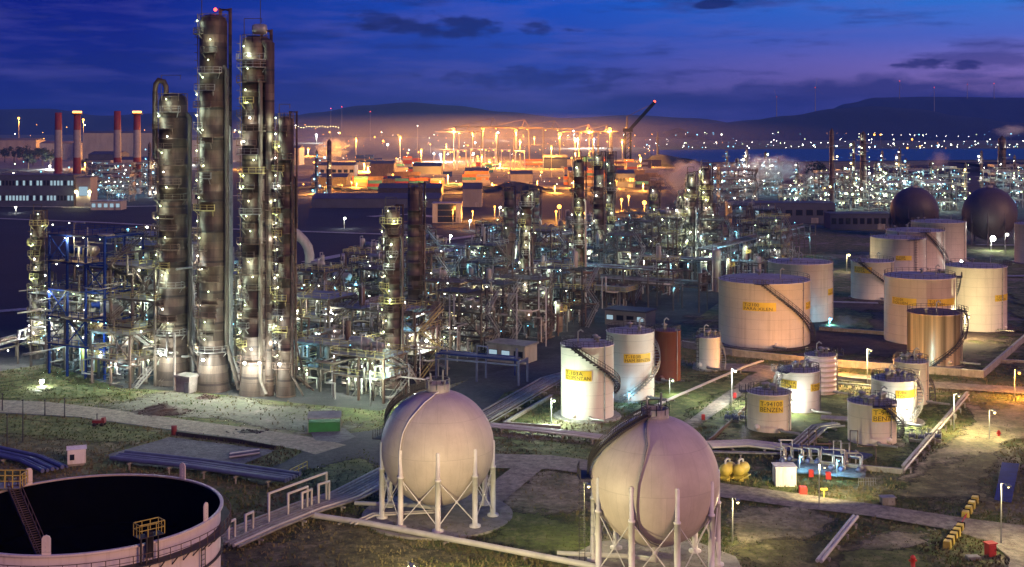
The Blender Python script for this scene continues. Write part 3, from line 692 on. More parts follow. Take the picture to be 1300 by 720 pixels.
for (x, y) in ((38, 618), (229, 611), (261, 663), (55, 711)):
    a = rim_at(x, y); mb = MB()
    prof = [(-.42, 0), (.42, 0), (.42, 1.55), (.3, 1.8), (0, 1.92), (-.3, 1.8), (-.42, 1.55)]
    n = len(prof); mb.add([(u, -.06, v) for u, v in prof] + [(u, .06, v) for u, v in prof], [tuple(range(n)), tuple(range(2 * n - 1, n - 1, -1))] + [(i, i + n, (i + 1) % n + n, (i + 1) % n) for i in range(n)])
    for v in (.4, .8, 1.2): mb.box((0, -.09, v), (.12, .08, .12))
    o = mb.build('foam_shield', 'tank', T); o.location = pol(a, fr + .02, fh + .12); o.rotation_euler.z = math.radians(a if a < 90 and a > -90 else a + 180)
a0 = rim_at(190, 693)
gp = MB(); c = pol(a0, fr + .5)
gp.box((0, 0, fh + 1.0), (2.6, 1.3, .08))
pf = gp.build('gauge_platform', 'dark', T); pf.location = (c.x, c.y, 0); pf.rotation_euler.z = math.radians(a0)
q = MB(); q.rail([(-1.3, -.65, fh + 1.05), (1.3, -.65, fh + 1.05), (1.3, .65, fh + 1.05), (-1.3, .65, fh + 1.05)], 1.25, .75, .07, True); q.build('guard_rail', 'yellow', pf)
q = MB()
for dx in (-.9, -.3, .35, .9): q.tube([(dx, -.1, fh - 1.6), (dx, -.1, fh + 1.0)], .12 if dx < 0 else .07, 6)
q.lathe([(.32, fh - 1.2), (.32, fh + .8), (.4, fh + .8), (.4, fh + 1.3)], 12, (.1, .2, 0)); q.build('gauge_pole', 'dark', pf)
q = MB(); ca = rim_at(263, 668)
for da in (-.35, .35): q.bar(pol(ca, fr + .35, 0) + pol(ca + 90, da), pol(ca, fr + .35, fh - 1.6) + pol(ca + 90, da), .09)
for i in range(24): q.bar(pol(ca, fr + .35, .5 * i + .5) + pol(ca + 90, -.35), pol(ca, fr + .35, .5 * i + .5) + pol(ca + 90, .35), .05)
q.build('ladder', 'dark', T)
# rolling ladder inside, and its yellow landing on the rim at the left
pa = rim_at(5, 621); top = pol(pa, fr - .5, fh + .6); bot = pol(pa - 165, fr * .18, 8.2) if False else Vector((-1.8 - 1.2, -2.5, 8.3))
q = MB()
dd = (bot - top); sd_ = Vector((-dd.y, dd.x, 0)).normalized() * .55
for s_ in (-1, 1): q.bar(top + sd_ * s_, bot + sd_ * s_, .12, .3); q.bar(top + sd_ * s_ + Vector((0, 0, 1)), bot + sd_ * s_ + Vector((0, 0, 1)), .07)
for i in range(40):
    p = top.lerp(bot, i / 40); q.bar(p - sd_, p + sd_, .22, .05)
    if i % 4 == 0:
        for s_ in (-1, 1): q.bar(p + sd_ * s_, p + sd_ * s_ + Vector((0, 0, 1)), .06)
q.build('rolling_ladder', 'brown', T)
q = MB(); c = pol(pa, fr + .2); q.box((c.x, c.y, fh + .5), (3.4, 2.2, .1)); ld = q.build('ladder_landing', 'galv', T)
q = MB(); q.rail([(c.x - 1.7, c.y - 1.1, fh + .55), (c.x + 1.7, c.y - 1.1, fh + .55), (c.x + 1.7, c.y + 1.1, fh + .55), (c.x - 1.7, c.y + 1.1, fh + .55)], 1.4, .8, .09, True)
q.build('guard_rail', 'yellow', ld)

# ------------------------------------------------------------------ tank dikes
def wall_run(name, pts, h, w, mat, label, cat, lm=None, cap=True):
    P = [G(*p) for p in pts]; o = thing(name, P[0], label, cat, None, 0, lm)
    for i, (a, b) in enumerate(zip(P, P[1:])):
        h += .004 * i
        mb = MB(); mb.bar(a - P[0] + Vector((0, 0, h / 2)), b - P[0] + Vector((0, 0, h / 2)), w, h); mb.build('wall_section', mat, o)
        if cap: mb = MB(); mb.bar(a - P[0] + Vector((0, 0, h + .08)), b - P[0] + Vector((0, 0, h + .08)), w + .22, .14); mb.build('coping', 'pale', o)
    return o
wall_run('dike_wall', [(866, 441), (930, 452), (1032, 463), (1130, 471), (1248, 480)], 1.5, .35, 'concrete', 'long low dike wall along the front of the big tanks', 'dike wall', 'long dike wall')
wall_run('dike_wall', [(1248, 480), (1290, 443), (1332, 406)], 1.5, .35, 'concrete', 'low dike wall running back past the wide right tank', 'dike wall')
wall_run('dike_wall', [(1040, 421), (1122, 427)], 1.2, .35, 'concrete', 'low dike wall in front of the lower stair tank', 'dike wall')
wall_run('dike_wall', [(1146, 601), (1228, 505)], 1.1, .3, 'concrete', 'low bund wall at the right of the benzene tanks carrying a pipe', 'dike wall')
wall_run('dike_wall', [(1000, 588), (1146, 602)], .7, .3, 'concrete', 'low bund wall in front of the right benzene tank', 'dike wall')
wall_run('dike_wall', [(880, 577), (905, 560), (948, 520)], .9, .3, 'brown', 'brown bund wall leading up to the left benzene tank', 'dike wall', cap=False)
wall_run('dike_wall', [(712, 545), (640, 540), (700, 505)], .5, .3, 'concrete', 'low kerb wall round the left of the front left white tank', 'dike wall')
wall_run('dike_wall', [(1010, 478), (1110, 488)], .9, .3, 'concrete', 'pale low wall behind the bund tanks', 'dike wall')
wall_run('dike_wall', [(1268, 461), (1360, 466)], .8, .3, 'concrete', 'pale low wall at the right edge behind the dirt track', 'dike wall')

# ------------------------------------------------------------------ process columns
def tower(x, yt, yb, wpx, label=None, lm=None, mat='column', nplat=8, lamps=1., k='green', p=260, seed=0, pipe=True, desc='brown column', mast=0, ang=(-75, 10), group='process columns', top='dome', swan=False, lowpl=0., D=None):
    D = D or dep(yb); r = wpx / 2 / F * D; h = zat(yt, D); rr = random.Random(int(x * 13 + yt))
    T = thing('process_column', ((x - CX) / F * D, D, .05), label, 'column', group, 0, lm, desc)
    px1 = D / (F * .788)                                   # one picture pixel in metres
    w = max(.07, px1 * .45)
    mb = MB(); prof = [(r * 1.25, 0), (r * 1.22, .4), (r, h * .09)]
    for z in (.16, .24, .33, .42, .5, .58, .67, .75, .84): prof += [(r, h * z), (r * 1.04, h * z), (r * 1.04, h * z + .35), (r, h * z + .35)]
    prof += [(r, h - r * .7)]
    prof += [(r * .9, h - r * .35), (r * .6, h - r * .1), (.02, h)] if top == 'dome' else [(r * 1.06, h - r * .6), (r * 1.06, h), (r * .8, h), (r * .8, h - 1)]
    mb.lathe(prof, 28); mb.build('shell', mat, T)
    zs = []
    for i in range(nplat):
        z = h * (lowpl + .08 + (.88 - lowpl) * (i + .5 + rr.uniform(-.25, .25)) / nplat); zs.append(z)
        a = rr.uniform(*ang); sp = rr.choice((50, 75, 110, 150))
        a0, a1 = a - sp / 2, a + sp / 2; ro = r + max(1.2, r * .45)
        mb = MB(); mb.arc(r + .03, ro, z - .12, z, a0, a1); n = max(2, int(sp / 22))
        mb.rail([pol(a0, r + .1, z), *[pol(a0 + (a1 - a0) * j / n, ro - .05, z) for j in range(n + 1)], pol(a1, r + .1, z)], 1.15, 1.6, w)
        for a_ in (a0 + 5, a1 - 5): mb.bar(pol(a_, ro - .1, z - .1), pol(a_, r, z - 1.2), w * 1.2)
        mb.build('platform', rr.choice(('galv', 'railing', 'brown', 'brown', 'beam')), T)
        if rr.random() < lamps:
            la = a + rr.uniform(-12, 12); kk = k if rr.random() < .8 else 'white'
            bulb(T, pol(la, r + .55, z + 2.6), kk, max(.13, px1 * rr.choice((.3, .42, .55, .8))), p * (1 if yb > 440 else 2.6) * rr.uniform(.25, 1.15) * max(.25, r / 2.2), .3, pol(la, .75, -.25))
    if wpx > 13 and yb > 440:                              # floodlight on the skirt
        la = rr.uniform(-30, -5); bulb(T, pol(la, r * 1.25 + 1.2, 7), 'white', .3, 2600 * r / 2.5, .3, pol(la, 1.6, -.6))
    mb = MB(); a = ang[0] - 12                             # ladder with its cage, in flights
    for da in (-.3, .3): mb.bar(pol(a, r + .35) + pol(a + 90, da), pol(a, r + .35, h) + pol(a + 90, da), w)
    for i in range(int(h / 1.6)):
        z = 1.6 * i + 1; mb.bar(pol(a, r + .35, z) + pol(a + 90, -.45), pol(a, r + 1.05, z), w); mb.bar(pol(a, r + 1.05, z), pol(a, r + .35, z) + pol(a + 90, .45), w)
    mb.build('ladder', 'brown', T)
    if pipe:
        for j in range(3 if r > 1.5 else 2):
            a = rr.uniform(25, 100) + j * 22; pr = max(.16, r * rr.uniform(.1, .2)); z1 = h * rr.uniform(.45, .97)
            mb = MB(); mb.tube([pol(a, r - .1, z1 + pr * 2), pol(a, r + pr * 1.6, z1), pol(a, r + pr * 1.6, rr.uniform(1, h * .25)), pol(a, r + 4, .9)], pr, 8); mb.build('downcomer_pipe', rr.choice((mat, 'beam', 'pipe')), T)
    mb = MB(); g = r * .5
    if swan:
        mb.tube([(-g, 0, h - 1), (-g, 0, h + 1.2), (-g - .5, 0, h + 2.3), (-g - 1.6, 0, h + 2.6), (-r - .7, 0, h + 1.8), (-r - .9, 0, h), (-r - .9, 0, h - 14)], .55, 10)
    else:
        mb.tube([(g, 0, h - 1.2), (g, 0, h + .9), (r + .6, 0, h + .9), (r + .6, 0, h * .6)], max(.18, r * .13), 8)
    mb.build('overhead_pipe', mat, T)
    mb = MB(); q = -r * .85; mb.bar((q, 0, h - 2), (q, 0, h + r * .9 + 1), w * 1.4); mb.bar((q, 0, h + r * .9 + 1), (q + r * 1.4, 0, h + r * .9 + 1), w * 1.2); mb.bar((q + r * 1.35, 0, h + r * .9 + 1), (q + r * 1.35, 0, h + r * .9 + .1), w)
    mb.build('davit', 'dark', T)
    mb = MB(); mb.rail([pol(a, r * .98, h - r * .6) for a in range(0, 360, 36)], 1.6, 1.5, w, True); mb.build('top_railing', 'brown', T)
    if mast:
        mb = MB(); mb.bar((r * .4, 0, h - .5), (r * .4, 0, h + mast), .12); mb.build('mast', 'dark', T)
    return T
t1 = tower(220, 118, 487, 36, 'stout dark brown column left of the two tallest, swan-neck pipe on top', 'swan-neck column', nplat=15, swan=True, p=420)
t2 = tower(271, 18, 495, 35, 'tallest brown column of all with a red beacon on top', 'tallest column', nplat=19, p=420)
bulb(t2, (.4, 0, zat(18, dep(495)) + .9), 'red', .35)
t3 = tower(324, 45, 500, 33, 'second tallest brown column, silver drum on top, with a thinner riser at its right', 'second tallest column', nplat=22, p=420, mast=10, ang=(-60, 5))
D = dep(500); r3 = 33 / 2 / F * D; h3 = zat(45, D)
mb = MB(); mb.lathe([(.01, -1.6), (.9, -1.4), (1.1, -.9), (1.1, .9), (.9, 1.4), (.01, 1.6)], 18, (.9, 0, h3 + 1.2), 'x'); mb.build('top_drum', 'galv', t3)
mb = MB(); mb.tube([pol(62, r3 + 1.0, 0), pol(62, r3 + 1.0, h3 * .97), pol(62, r3 - .6, h3 * .985)], 1.0, 16); mb.build('riser', 'column', t3)
tower(336, 208, 501, 21, 'grey clad column standing against the right side of the second tallest', None, 'column_grey', nplat=3, lamps=.5, ang=(40, 100), pipe=False)
tower(363, 148, 503, 20, 'slim brown column at the right end of the front row of four', 'slim front-row column', nplat=19, p=420, ang=(-80, -20))
tower(49, 272, 455, 15, 'slim brown column standing alone at the far left of the plant', 'far left column', nplat=12, p=420, ang=(-70, 60))
tower(64, 352, 452, 7, 'thin short column close beside the far left column', None, nplat=4, p=300)
tower(498, 266, 492, 20, 'brown column with yellow platforms left of the left sphere', 'yellow-platform column', nplat=14, p=420, ang=(-80, 20))
tower(527, 237, 432, 19, 'taller bare brown column right behind the yellow-platform column', 'bare column', nplat=5, lamps=.5, ang=(60, 100))
tower(547, 388, 470, 15, 'short thick column above the left sphere', None, 'column_grey', nplat=2, p=300)
tower(668, 246, 412, 14, 'brown column between a pair of blunt heater stacks', 'heater column', nplat=7, p=300)
tower(735, 203, 398, 13, 'tall lean brown column left of the twin dark columns', 'lean column', nplat=8, p=300)
tower(760, 196, 362, 13, 'dark column, left and thicker of the tall twins', 'dark twin column', 'column_dark', nplat=6, p=240)
tower(775, 196, 350, 10, 'dark column, right and thinner of the tall twins', None, 'column_dark', nplat=6, p=240)
tower(830, 236, 330, 13, 'blunt dark column on its own right of the dark twins', 'blunt column', 'column_dark', nplat=4, lamps=.7, p=240)
tower(866, 251, 346, 11, 'lower left column of the lit cluster before the steam', 'lit cluster', 'column', nplat=6, p=420)
tower(878, 221, 348, 12, 'tall inner column of the lit cluster before the steam', None, 'column', nplat=8, p=420)
tower(896, 213, 344, 13, 'tallest right column of the lit cluster before the steam', None, 'column', nplat=9, p=420)
tower(905, 262, 350, 7, 'thin right-hand column at the edge of the lit cluster', None, 'column', nplat=6, p=300)
for x, nm in ((646, 'left'), (678, 'right')):              # heater stacks
    tower(x, 241, 385 if x < 660 else 352, 12 if x < 660 else 13, f'blunt brown stack, {nm} one of the pair flanking the heater column', None, 'column_dark', nplat=3, lamps=.6, p=200, top='open', group='heater stacks')
# bent white duct behind the front row
D = dep(398); s = D / F; d0 = thing('bent_duct', ((393 - CX) * s, D, 0), 'thick white bent duct rising behind the front row of columns', 'duct', None, 0, 'bent white duct')
mb = MB(); P = lambda x, y: ((x - 393) * s, 0, zat(y, D)); mb.tube([P(370, 294), P(377, 297), P(386, 306), P(391, 314), P(393, 324), P(393, 362)], 6 * s, 18); mb.build('duct_pipe', 'pale', d0)
mb = MB(); mb.lathe([(7.5 * s, 0), (7.5 * s, zat(360, D)), (6.5 * s, zat(358, D))], 16); mb.build('base_drum', 'grey', d0)
D = dep(392); s = D / F; d0 = thing('slanted_duct', ((640 - CX) * s, D, 0), 'dark slanted flue duct leaning up to the left heater stack', 'duct')
mb = MB(); P = lambda x, y, q=0: ((x - 640) * s, q, zat(y, D)); mb.bar(P(636, 336), P(652, 296), 9 * s, 9 * s); mb.build('duct_box', 'column_dark', d0)
mb = MB(); mb.box((-3 * s, 0, zat(362, D)), (16 * s, 12 * s, 44 * s)); mb.build('heater_box', 'brown', d0)

# ------------------------------------------------------------------ steel frames, racks, vessels of the plant
def pw(loc): return max(.06, loc[1] / (F * .788) * .42)
def frame(loc, w, d, levels, mat='beam', deck='galv', rail=None, lamps=3, label=None, lm=None, k='green', p=420, desc='steel frame', rz=RZ, nx=3, group='steel frames'):
    rr = random.Random(int(loc[0] * 31 + loc[1])); rail = rail or rr.choice(('railing', 'galv', 'railing', 'beam')); T = thing('steel_frame', loc, label, 'steel frame', group, rz, lm, desc)
    xs = [-w / 2 + w * i / (nx - 1) for i in range(nx)]; ys = [-d / 2, d / 2]; top = levels[-1]; ww = pw(loc)
    for x in xs:
        for y in ys:
            mb = MB(); mb.bar((x, y, 0), (x, y, top + .1), .42, .42); mb.build('column', mat, T)
    for li, z in enumerate(levels):
        mb = MB()
        for y in ys: mb.bar((xs[0], y, z - .25), (xs[-1], y, z - .25), .3, .4)
        for x in xs: mb.bar((x, ys[0], z - .253), (x, ys[1], z - .253), .28, .394)
        for i in range(3): y = ys[0] + d * (i + 1) / 4; mb.bar((xs[0], y, z - .2), (xs[-1], y, z - .2), .15, .25)
        mb.build('beam', mat, T)
        cut = rr.choice((1., 1., .66)); x1 = xs[0] + w * cut
        mb = MB(); mb.box(((xs[0] + x1) / 2, 0, z + .03), (x1 - xs[0] + 1.2, d + 1.2, .06)); dk = mb.build('deck', deck, T)
        mb = MB(); e = .55; mb.rail([(xs[0] - e, ys[0] - e, z + .06), (x1 + e, ys[0] - e, z + .06), (x1 + e, ys[1] + e, z + .06), (xs[0] - e, ys[1] + e, z + .06)], 1.15, 2.2, ww, True)
        mb.build('railing', rail, dk)
        z0 = levels[li - 1] if li else 0
        if rr.random() < .6:
            i = rr.randrange(nx - 1); mb = MB(); mb.bar((xs[i], ys[0], z0 + .2), (xs[i + 1], ys[0], z - .4), .2); mb.bar((xs[i + 1], ys[0], z0 + .2), (xs[i], ys[0], z - .4), .2); mb.build('brace', mat, T)
    for q_ in range(2):                                      # tangled pipework threading the bays
        mb = MB()
        for i in range(int(8 + w * 1.4)):
            a = Vector((rr.uniform(xs[0] - 1, xs[-1] + 1), rr.uniform(ys[0] - 1.2, ys[1]), rr.uniform(.5, top))); pts = [a]
            for j in range(rr.randint(2, 4)):
                ax = rr.randrange(3); e_ = a.copy(); e_[ax] += rr.uniform(-1, 1) * (min(w, 10) * .5, d * .6, 5)[ax]; e_[2] = min(max(.4, e_[2]), top + 2.5); e_[0] = min(max(e_[0], xs[0] - 1.5), xs[-1] + 1)
                if (e_ - a).length > .8: pts.append(e_); a = e_
            if len(pts) > 1: mb.tube(pts, rr.choice((.08, .11, .15, .2, .25)), 6)
        o = mb.build('pipework', rr.choice(('pipe', 'galv', 'grey', 'beam')) if q_ == 0 else rr.choice(('brown', 'dark', 'dark', 'beam')), T); o['kind'] = 'stuff'
    # stair flights on one end
    e = xs[-1] + 1.4; mb = MB(); z0 = 0
    for li, z in enumerate(levels):
        y0, y1 = (ys[0], ys[1]) if li % 2 == 0 else (ys[1], ys[0])
        mb.bar((e - .4, y0, z0), (e - .4, y1, z), .12, .3); mb.bar((e + .4, y0, z0), (e + .4, y1, z), .12, .3)
        n = int((z - z0) / .5)
        for i in range(n): q = (i + .5) / n; mb.box((e, y0 + (y1 - y0) * q, z0 + (z - z0) * q), (.8, .3, .05))
        mb.bar((e + .4, y0, z0 + 1.1), (e + .4, y1, z + 1.1), ww); mb.bar((e - .4, y0, z0 + 1.1), (e - .4, y1, z + 1.1), ww)
        z0 = z
    mb.build('stair', rr.choice(('brown', 'beam', 'grey')) if loc[1] > 330 else rr.choice(('galv', 'beam', 'railing')), T)
    for i in range(lamps):
        li = rr.randrange(len(levels)); z = levels[li] - .8; r = max(.13, loc[1] / (F * .788) * .42)
        kk = rr.choice((k, k, 'white', 'white', 'white', 'yellow', 'cool', 'cool') if loc[1] < 320 else (k, 'white', 'cool', 'cool', 'cool', 'green'))
        bulb(T, (rr.uniform(xs[0], xs[-1]), ys[0] + rr.choice((-.5, d * .3)), z), kk, r * rr.choice((.6, .9, 1.3)), p * rr.choice((.3, .6, 1., 2.)) * (1.5 if loc[1] < 320 else 1), .3)
    for i in range(int(lamps * 1.3)):                        # small fittings that light little
        bulb(T, (rr.uniform(xs[0], xs[-1]), ys[0] + rr.choice((-.6, -.5, d * .4)), rr.choice(levels) - .6 + rr.choice((0, 2.6))), rr.choice(('white', 'green', 'cool', 'cool', 'white')), max(.1, loc[1] / (F * .788) * rr.choice((.22, .3, .42))))
    return T
def drum(loc, L, r, mat='pale', rz=RZ, desc='horizontal drum'):
    T = thing('horizontal_drum', loc, None, 'drum', 'horizontal drums', rz, None, desc); z = r + .9
    mb = MB(); mb.lathe([(.01, -L / 2 - r * .5), (r * .6, -L / 2 - r * .4), (r * .92, -L / 2 - r * .15), (r, -L / 2), (r, L / 2), (r * .92, L / 2 + r * .15), (r * .6, L / 2 + r * .4), (.01, L / 2 + r * .5)], 20, (0, 0, z), 'x'); mb.build('vessel', mat, T)
    for x in (-L * .3, L * .3):
        mb = MB(); mb.box((x, 0, (z - r * .5) / 2), (.4, r * 1.5, z - r * .5)); mb.build('saddle', 'concrete', T)
    mb = MB(); mb.tube([(0, 0, z + r - .1), (0, 0, z + r + .8), (L * .35, 0, z + r + .8), (L * .35, -r - .8, z + r + .8), (L * .35, -r - .8, .5)], .14, 6); mb.build('pipe', 'pipe', T)
    return T
def vessel(loc, h, r, mat='pale', desc='upright vessel', lamp=False, plat=True):
    rr = random.Random(int(loc[0] * 17 + loc[1])); T = thing('upright_vessel', loc, None, 'vessel', 'upright vessels', 0, None, desc); w = pw(loc)
    mb = MB(); mb.lathe([(r * .9, 0), (r * .9, h * .12), (r, h * .16), (r, h - r * .6), (r * .85, h - r * .25), (r * .5, h - .08), (.01, h)], 20); mb.build('shell', mat, T)
    mb = MB(); a = rr.uniform(-60, 60); mb.tube([(0, 0, h - .1), (0, 0, h + .7), pol(a, r + .5, h + .7), pol(a, r + .5, .6), pol(a, r + 2.5, .6)], max(.12, r * .12), 6); mb.build('pipe', 'pipe', T)
    if plat:
        z = h * .75; mb = MB(); mb.arc(r, r + 1.1, z - .1, z, a + 40, a + 220); mb.rail([pol(a + 40 + 36 * j, r + 1.05, z) for j in range(6)], 1.1, 2, w); mb.build('platform', rr.choice(('yellow', 'galv')), T)
        mb = MB(); q = a + 130
        for da in (-.3, .3): mb.bar(pol(q, r + 1.1) + pol(q + 90, da), pol(q, r + 1.1, z + 1) + pol(q + 90, da), w)
        for i in range(int(z / 1.)): mb.bar(pol(q, r + 1.1, i + .5) + pol(q + 90, -.3), pol(q, r + 1.1, i + .5) + pol(q + 90, .3), w * .8)
        mb.build('ladder', 'galv', T)
    if lamp: bulb(T, pol(rr.uniform(-50, 50), r + 1.2, h * .75 + 2.2), 'green', max(.2, loc[1] / (F * .788) * .5), 600, .3)
    return T
def exchanger(loc, L, n, rz=RZ, mat='pipe'):
    T = thing('heat_exchanger', loc, None, 'heat exchanger', 'heat exchangers', rz, None, 'stacked heat exchanger' if n > 1 else 'heat exchanger')
    for i in range(n):
        z = 1.1 + i * 1.5; mb = MB(); mb.lathe([(.01, -L / 2 - .4), (.55, -L / 2 - .35), (.62, -L / 2), (.75, -L / 2), (.75, -L / 2 + .2), (.6, -L / 2 + .2), (.6, L / 2 - 1), (.75, L / 2 - 1), (.75, L / 2 - .8), (.6, L / 2 - .8), (.6, L / 2), (.01, L / 2 + .1)], 16, (0, 0, z), 'x'); mb.build('shell', mat, T)
    for x in (-L * .3, L * .25):
        mb = MB(); mb.box((x, 0, .3 + .75 * (n - 1)), (.3, .9, .6 + 1.5 * (n - 1))); mb.build('saddle', 'concrete', T)
    mb = MB(); mb.tube([(L * .3, 0, 1.1 + 1.5 * (n - 1) + .5), (L * .3, 0, 3 + 1.5 * n), (L * .3, 3, 3 + 1.5 * n), (L * .3, 3, .4)], .16, 6); mb.build('pipe', 'pipe', T)
    return T
def pump(loc, rz=RZ):
    T = thing('pump_set', loc, None, 'pump', 'pump sets', rz, None, 'pump and motor')
    mb = MB(); mb.box((0, 0, .2), (2.4, 1, .4)); mb.build('plinth', 'concrete', T)
    mb = MB(); mb.lathe([(.01, -.5), (.34, -.45), (.4, -.3), (.4, .4), (.3, .5), (.01, .55)], 12, (-.5, 0, .85), 'x'); mb.build('motor', 'bluepipe', T)
    mb = MB(); mb.lathe([(.01, -.2), (.5, -.15), (.5, .15), (.01, .2)], 12, (.55, 0, .85), 'x'); mb.tube([(.55, 0, 1.1), (.55, 0, 2.6), (.55, 1.6, 2.6)], .14, 6); mb.tube([(.7, 0, .85), (1.5, 0, .85), (1.5, 0, 2.2)], .14, 6); mb.build('casing', 'pipe', T)
    return T
def rack(p0, p1, w, z, np=6, levels=1, mat='beam', label=None, lm=None, lamps=4, desc='pipe rack', step=8., pmats=('pipe', 'grey', 'beam', 'galv', 'brown'), k='green', p=420, group='pipe racks'):
    rr = random.Random(int(p0[0] * 7 + p1[1])); p0, p1 = Vector(p0), Vector(p1); d = p1 - p0; L = d.length; rz = math.atan2(d.y, d.x)
    T = thing('pipe_rack', p0, label, 'pipe rack', group, rz, lm, desc); n = max(1, int(L / step))
    for i in range(n + 1):
        x = L * i / n; mb = MB()
        for s_ in (-1, 1): mb.bar((x, s_ * w / 2, 0), (x, s_ * w / 2, z + 3.2 * (levels - 1) + .3), .35)
        for l in range(levels): mb.bar((x, -w / 2, z + 3.2 * l), (x, w / 2, z + 3.2 * l), .3, .4)
        mb.build('support', mat, T)
    for l in range(levels):
        for j in range(np):
            r = rr.choice((.12, .16, .2, .28)); y = -w / 2 + .5 + (w - 1) * j / max(1, np - 1); zz = z + 3.2 * l + .2 + r
            x1 = L * rr.uniform(.85, 1); x0 = -rr.uniform(0, 1.5)
            pts = [(x0, y, zz), (x1, y, zz)]
            if rr.random() < .35: pts += [(x1, y, zz + rr.choice((-z * .8, 2.2)))]
            elif rr.random() < .4:
                xm = L * rr.uniform(.3, .7); pts = [(x0, y, zz), (xm, y, zz), (xm, y, zz + 1.8), (xm + 2.5, y, zz + 1.8), (xm + 2.5, y, zz), (x1, y, zz)]
            mb = MB(); mb.tube(pts, r, 7); mb.build('pipe', rr.choice(pmats), T)
    for s_ in (-1, 1):
        mb = MB(); mb.bar((0, s_ * w / 2, z - .6), (L, s_ * w / 2, z - .6), .22, .35); mb.build('side_beam', mat, T)
    for i in range(lamps):
        bulb(T, (L * (i + .5) / lamps, -w / 2 - .2, z - 1.2 if rr.random() < .6 else z + 3.2 * levels), rr.choice((k, k, 'white', 'cool')), max(.13, p0[1] / (F * .788) * .42), p * rr.choice((.4, .8, 1.2, 2.)), .3)
    return T
def aircooler(loc, w, d, z, rz=RZ, mat='galv', label=None):
    T = thing('air_cooler', loc, label, 'air cooler', 'air coolers', rz, None, 'raised air cooler bank')
    for x in (-w / 2, 0, w / 2):
        for y in (-d / 2, d / 2): mb = MB(); mb.bar((x, y, 0), (x, y, z), .35); mb.build('leg', 'beam', T)
    mb = MB(); mb.box((0, 0, z + .6), (w + .6, d + .4, 1.2)); mb.build('plenum', mat, T)
    n = int(w / 4)
    for i in range(n):
        x = -w / 2 + w * (i + .5) / n; mb = MB(); mb.lathe([(1.45, 1.2), (1.5, 1.85), (1.4, 1.85), (1.35, 1.3)], 18, (x, 0, z)); mb.lathe([(.01, 1.5), (.35, 1.45), (.35, 1.3)], 10, (x, 0, z))
        for q in range(5): a = q * 72; mb.bar((x, 0, z + 1.45), (x + 1.3 * math.cos(math.radians(a)), 1.3 * math.sin(math.radians(a)), z + 1.45), .3, .06)
        mb.build('fan', 'dark', T)
    mb = MB(); mb.rail([(-w / 2 - .8, -d / 2 - .8, z), (w / 2 + .8, -d / 2 - .8, z), (w / 2 + .8, d / 2 + .8, z), (-w / 2 - .8, d / 2 + .8, z)], 1.1, 2, pw(loc), True); mb.box((0, 0, z - .05), (w + 1.8, d + 1.8, .08)); mb.build('walkway', 'railing', T)
    return T
def piperun(loc, rr, rz=RZ, S_=1.):
    h = rr.uniform(2, 7) * S_; x = rr.uniform(2, 8) * S_; y = rr.uniform(-5, 5) * S_; r = rr.choice((.1, .13, .17, .22)) * min(1, S_)
    mb = MB(); mb.tube(rr.choice(([(0, 0, .2), (0, 0, h), (x, 0, h), (x, y, h), (x, y, h * 1.6), (x + 2, y, h * 1.6), (x + 2, y, .3)], [(0, 0, .1), (0, 0, h), (0, y, h), (x, y, h), (x, y, .2)], [(0, 0, .3), (0, 0, h * 1.8), (1.2, 0, h * 1.8), (1.2, 0, h), (x + 1, 0, h), (x + 1, y, h), (x + 1, y, .3)])), r, 7)
    return single(mb, 'pipe_run', rr.choice(('pipe', 'pipewhite', 'galv', 'pale', 'brown')), loc, None, 'pipe', 'bent pipe runs', rz, None, 'bent pipe run')
OCC = []
def free(p, r):
    if any((p - q).length < r + s for q, s in OCC): return False
    OCC.append((p, r)); return True
for x, yb, w in ((220, 487, 36), (271, 495, 35), (327, 500, 40), (363, 503, 20), (49, 455, 15), (498, 492, 20), (527, 432, 19), (547, 470, 15), (668, 412, 14), (735, 398, 13), (760, 362, 13), (775, 350, 10), (830, 330, 13), (866, 346, 11), (878, 348, 12), (896, 344, 13), (646, 385, 12), (678, 352, 13), (393, 398, 12)):
    p = G(x, yb); OCC.append((Vector((p.x, p.y, 0)), w / 2 / F * p.y + .8))
rg = random.Random(5)
# the big blue frame at the left
p = G(122, 474); frame(p, 17, 11, [7, 13, 19, 25, 31], 'blue', 'brown', 'blue', 12, 'tall blue steel frame with yellow gear below, left of the swan-neck column', 'blue steel frame', nx=4, p=420)
OCC.append((Vector((p.x, p.y, 0)), 12))
for i in range(5):
    q = p + UX * (-7 + i * 3.5) + VX * rg.uniform(-2, 2)
    drum(q + Vector((0, 0, 7.1 + 6 * rg.randrange(1, 4))), 4.5, 1., rg.choice(('pale', 'blue', 'pipe')))
    vessel(q + UX * 2.5 + Vector((0, 0, .1)), 5.5, .9, 'yellow' if i < 3 else 'pale', 'upright vessel', plat=False)
for (u, v, h_) in ((-9, 11, 4), (3, 12, 5), (-13, 2, 3), (-8, 22, 3), (8, 23, 4), (12, 6, 4), (-20, 10, 2), (13, -4, 2)):
    q = p + UX * u + VX * v; frame(q, 11, 8, [5.6 * (i + 1) for i in range(h_)], rg.choice(('beam', 'brown', 'blue')), 'galv', 'railing', 6, p=420)
    for i in range(3): w_ = q + UX * rg.uniform(-4, 4) + Vector((0, 0, 5.7 * rg.randrange(1, h_))); (drum(w_, 4, .9, rg.choice(('pale', 'galv'))) if i else vessel(w_, 4.5, .9, 'pale', plat=False))
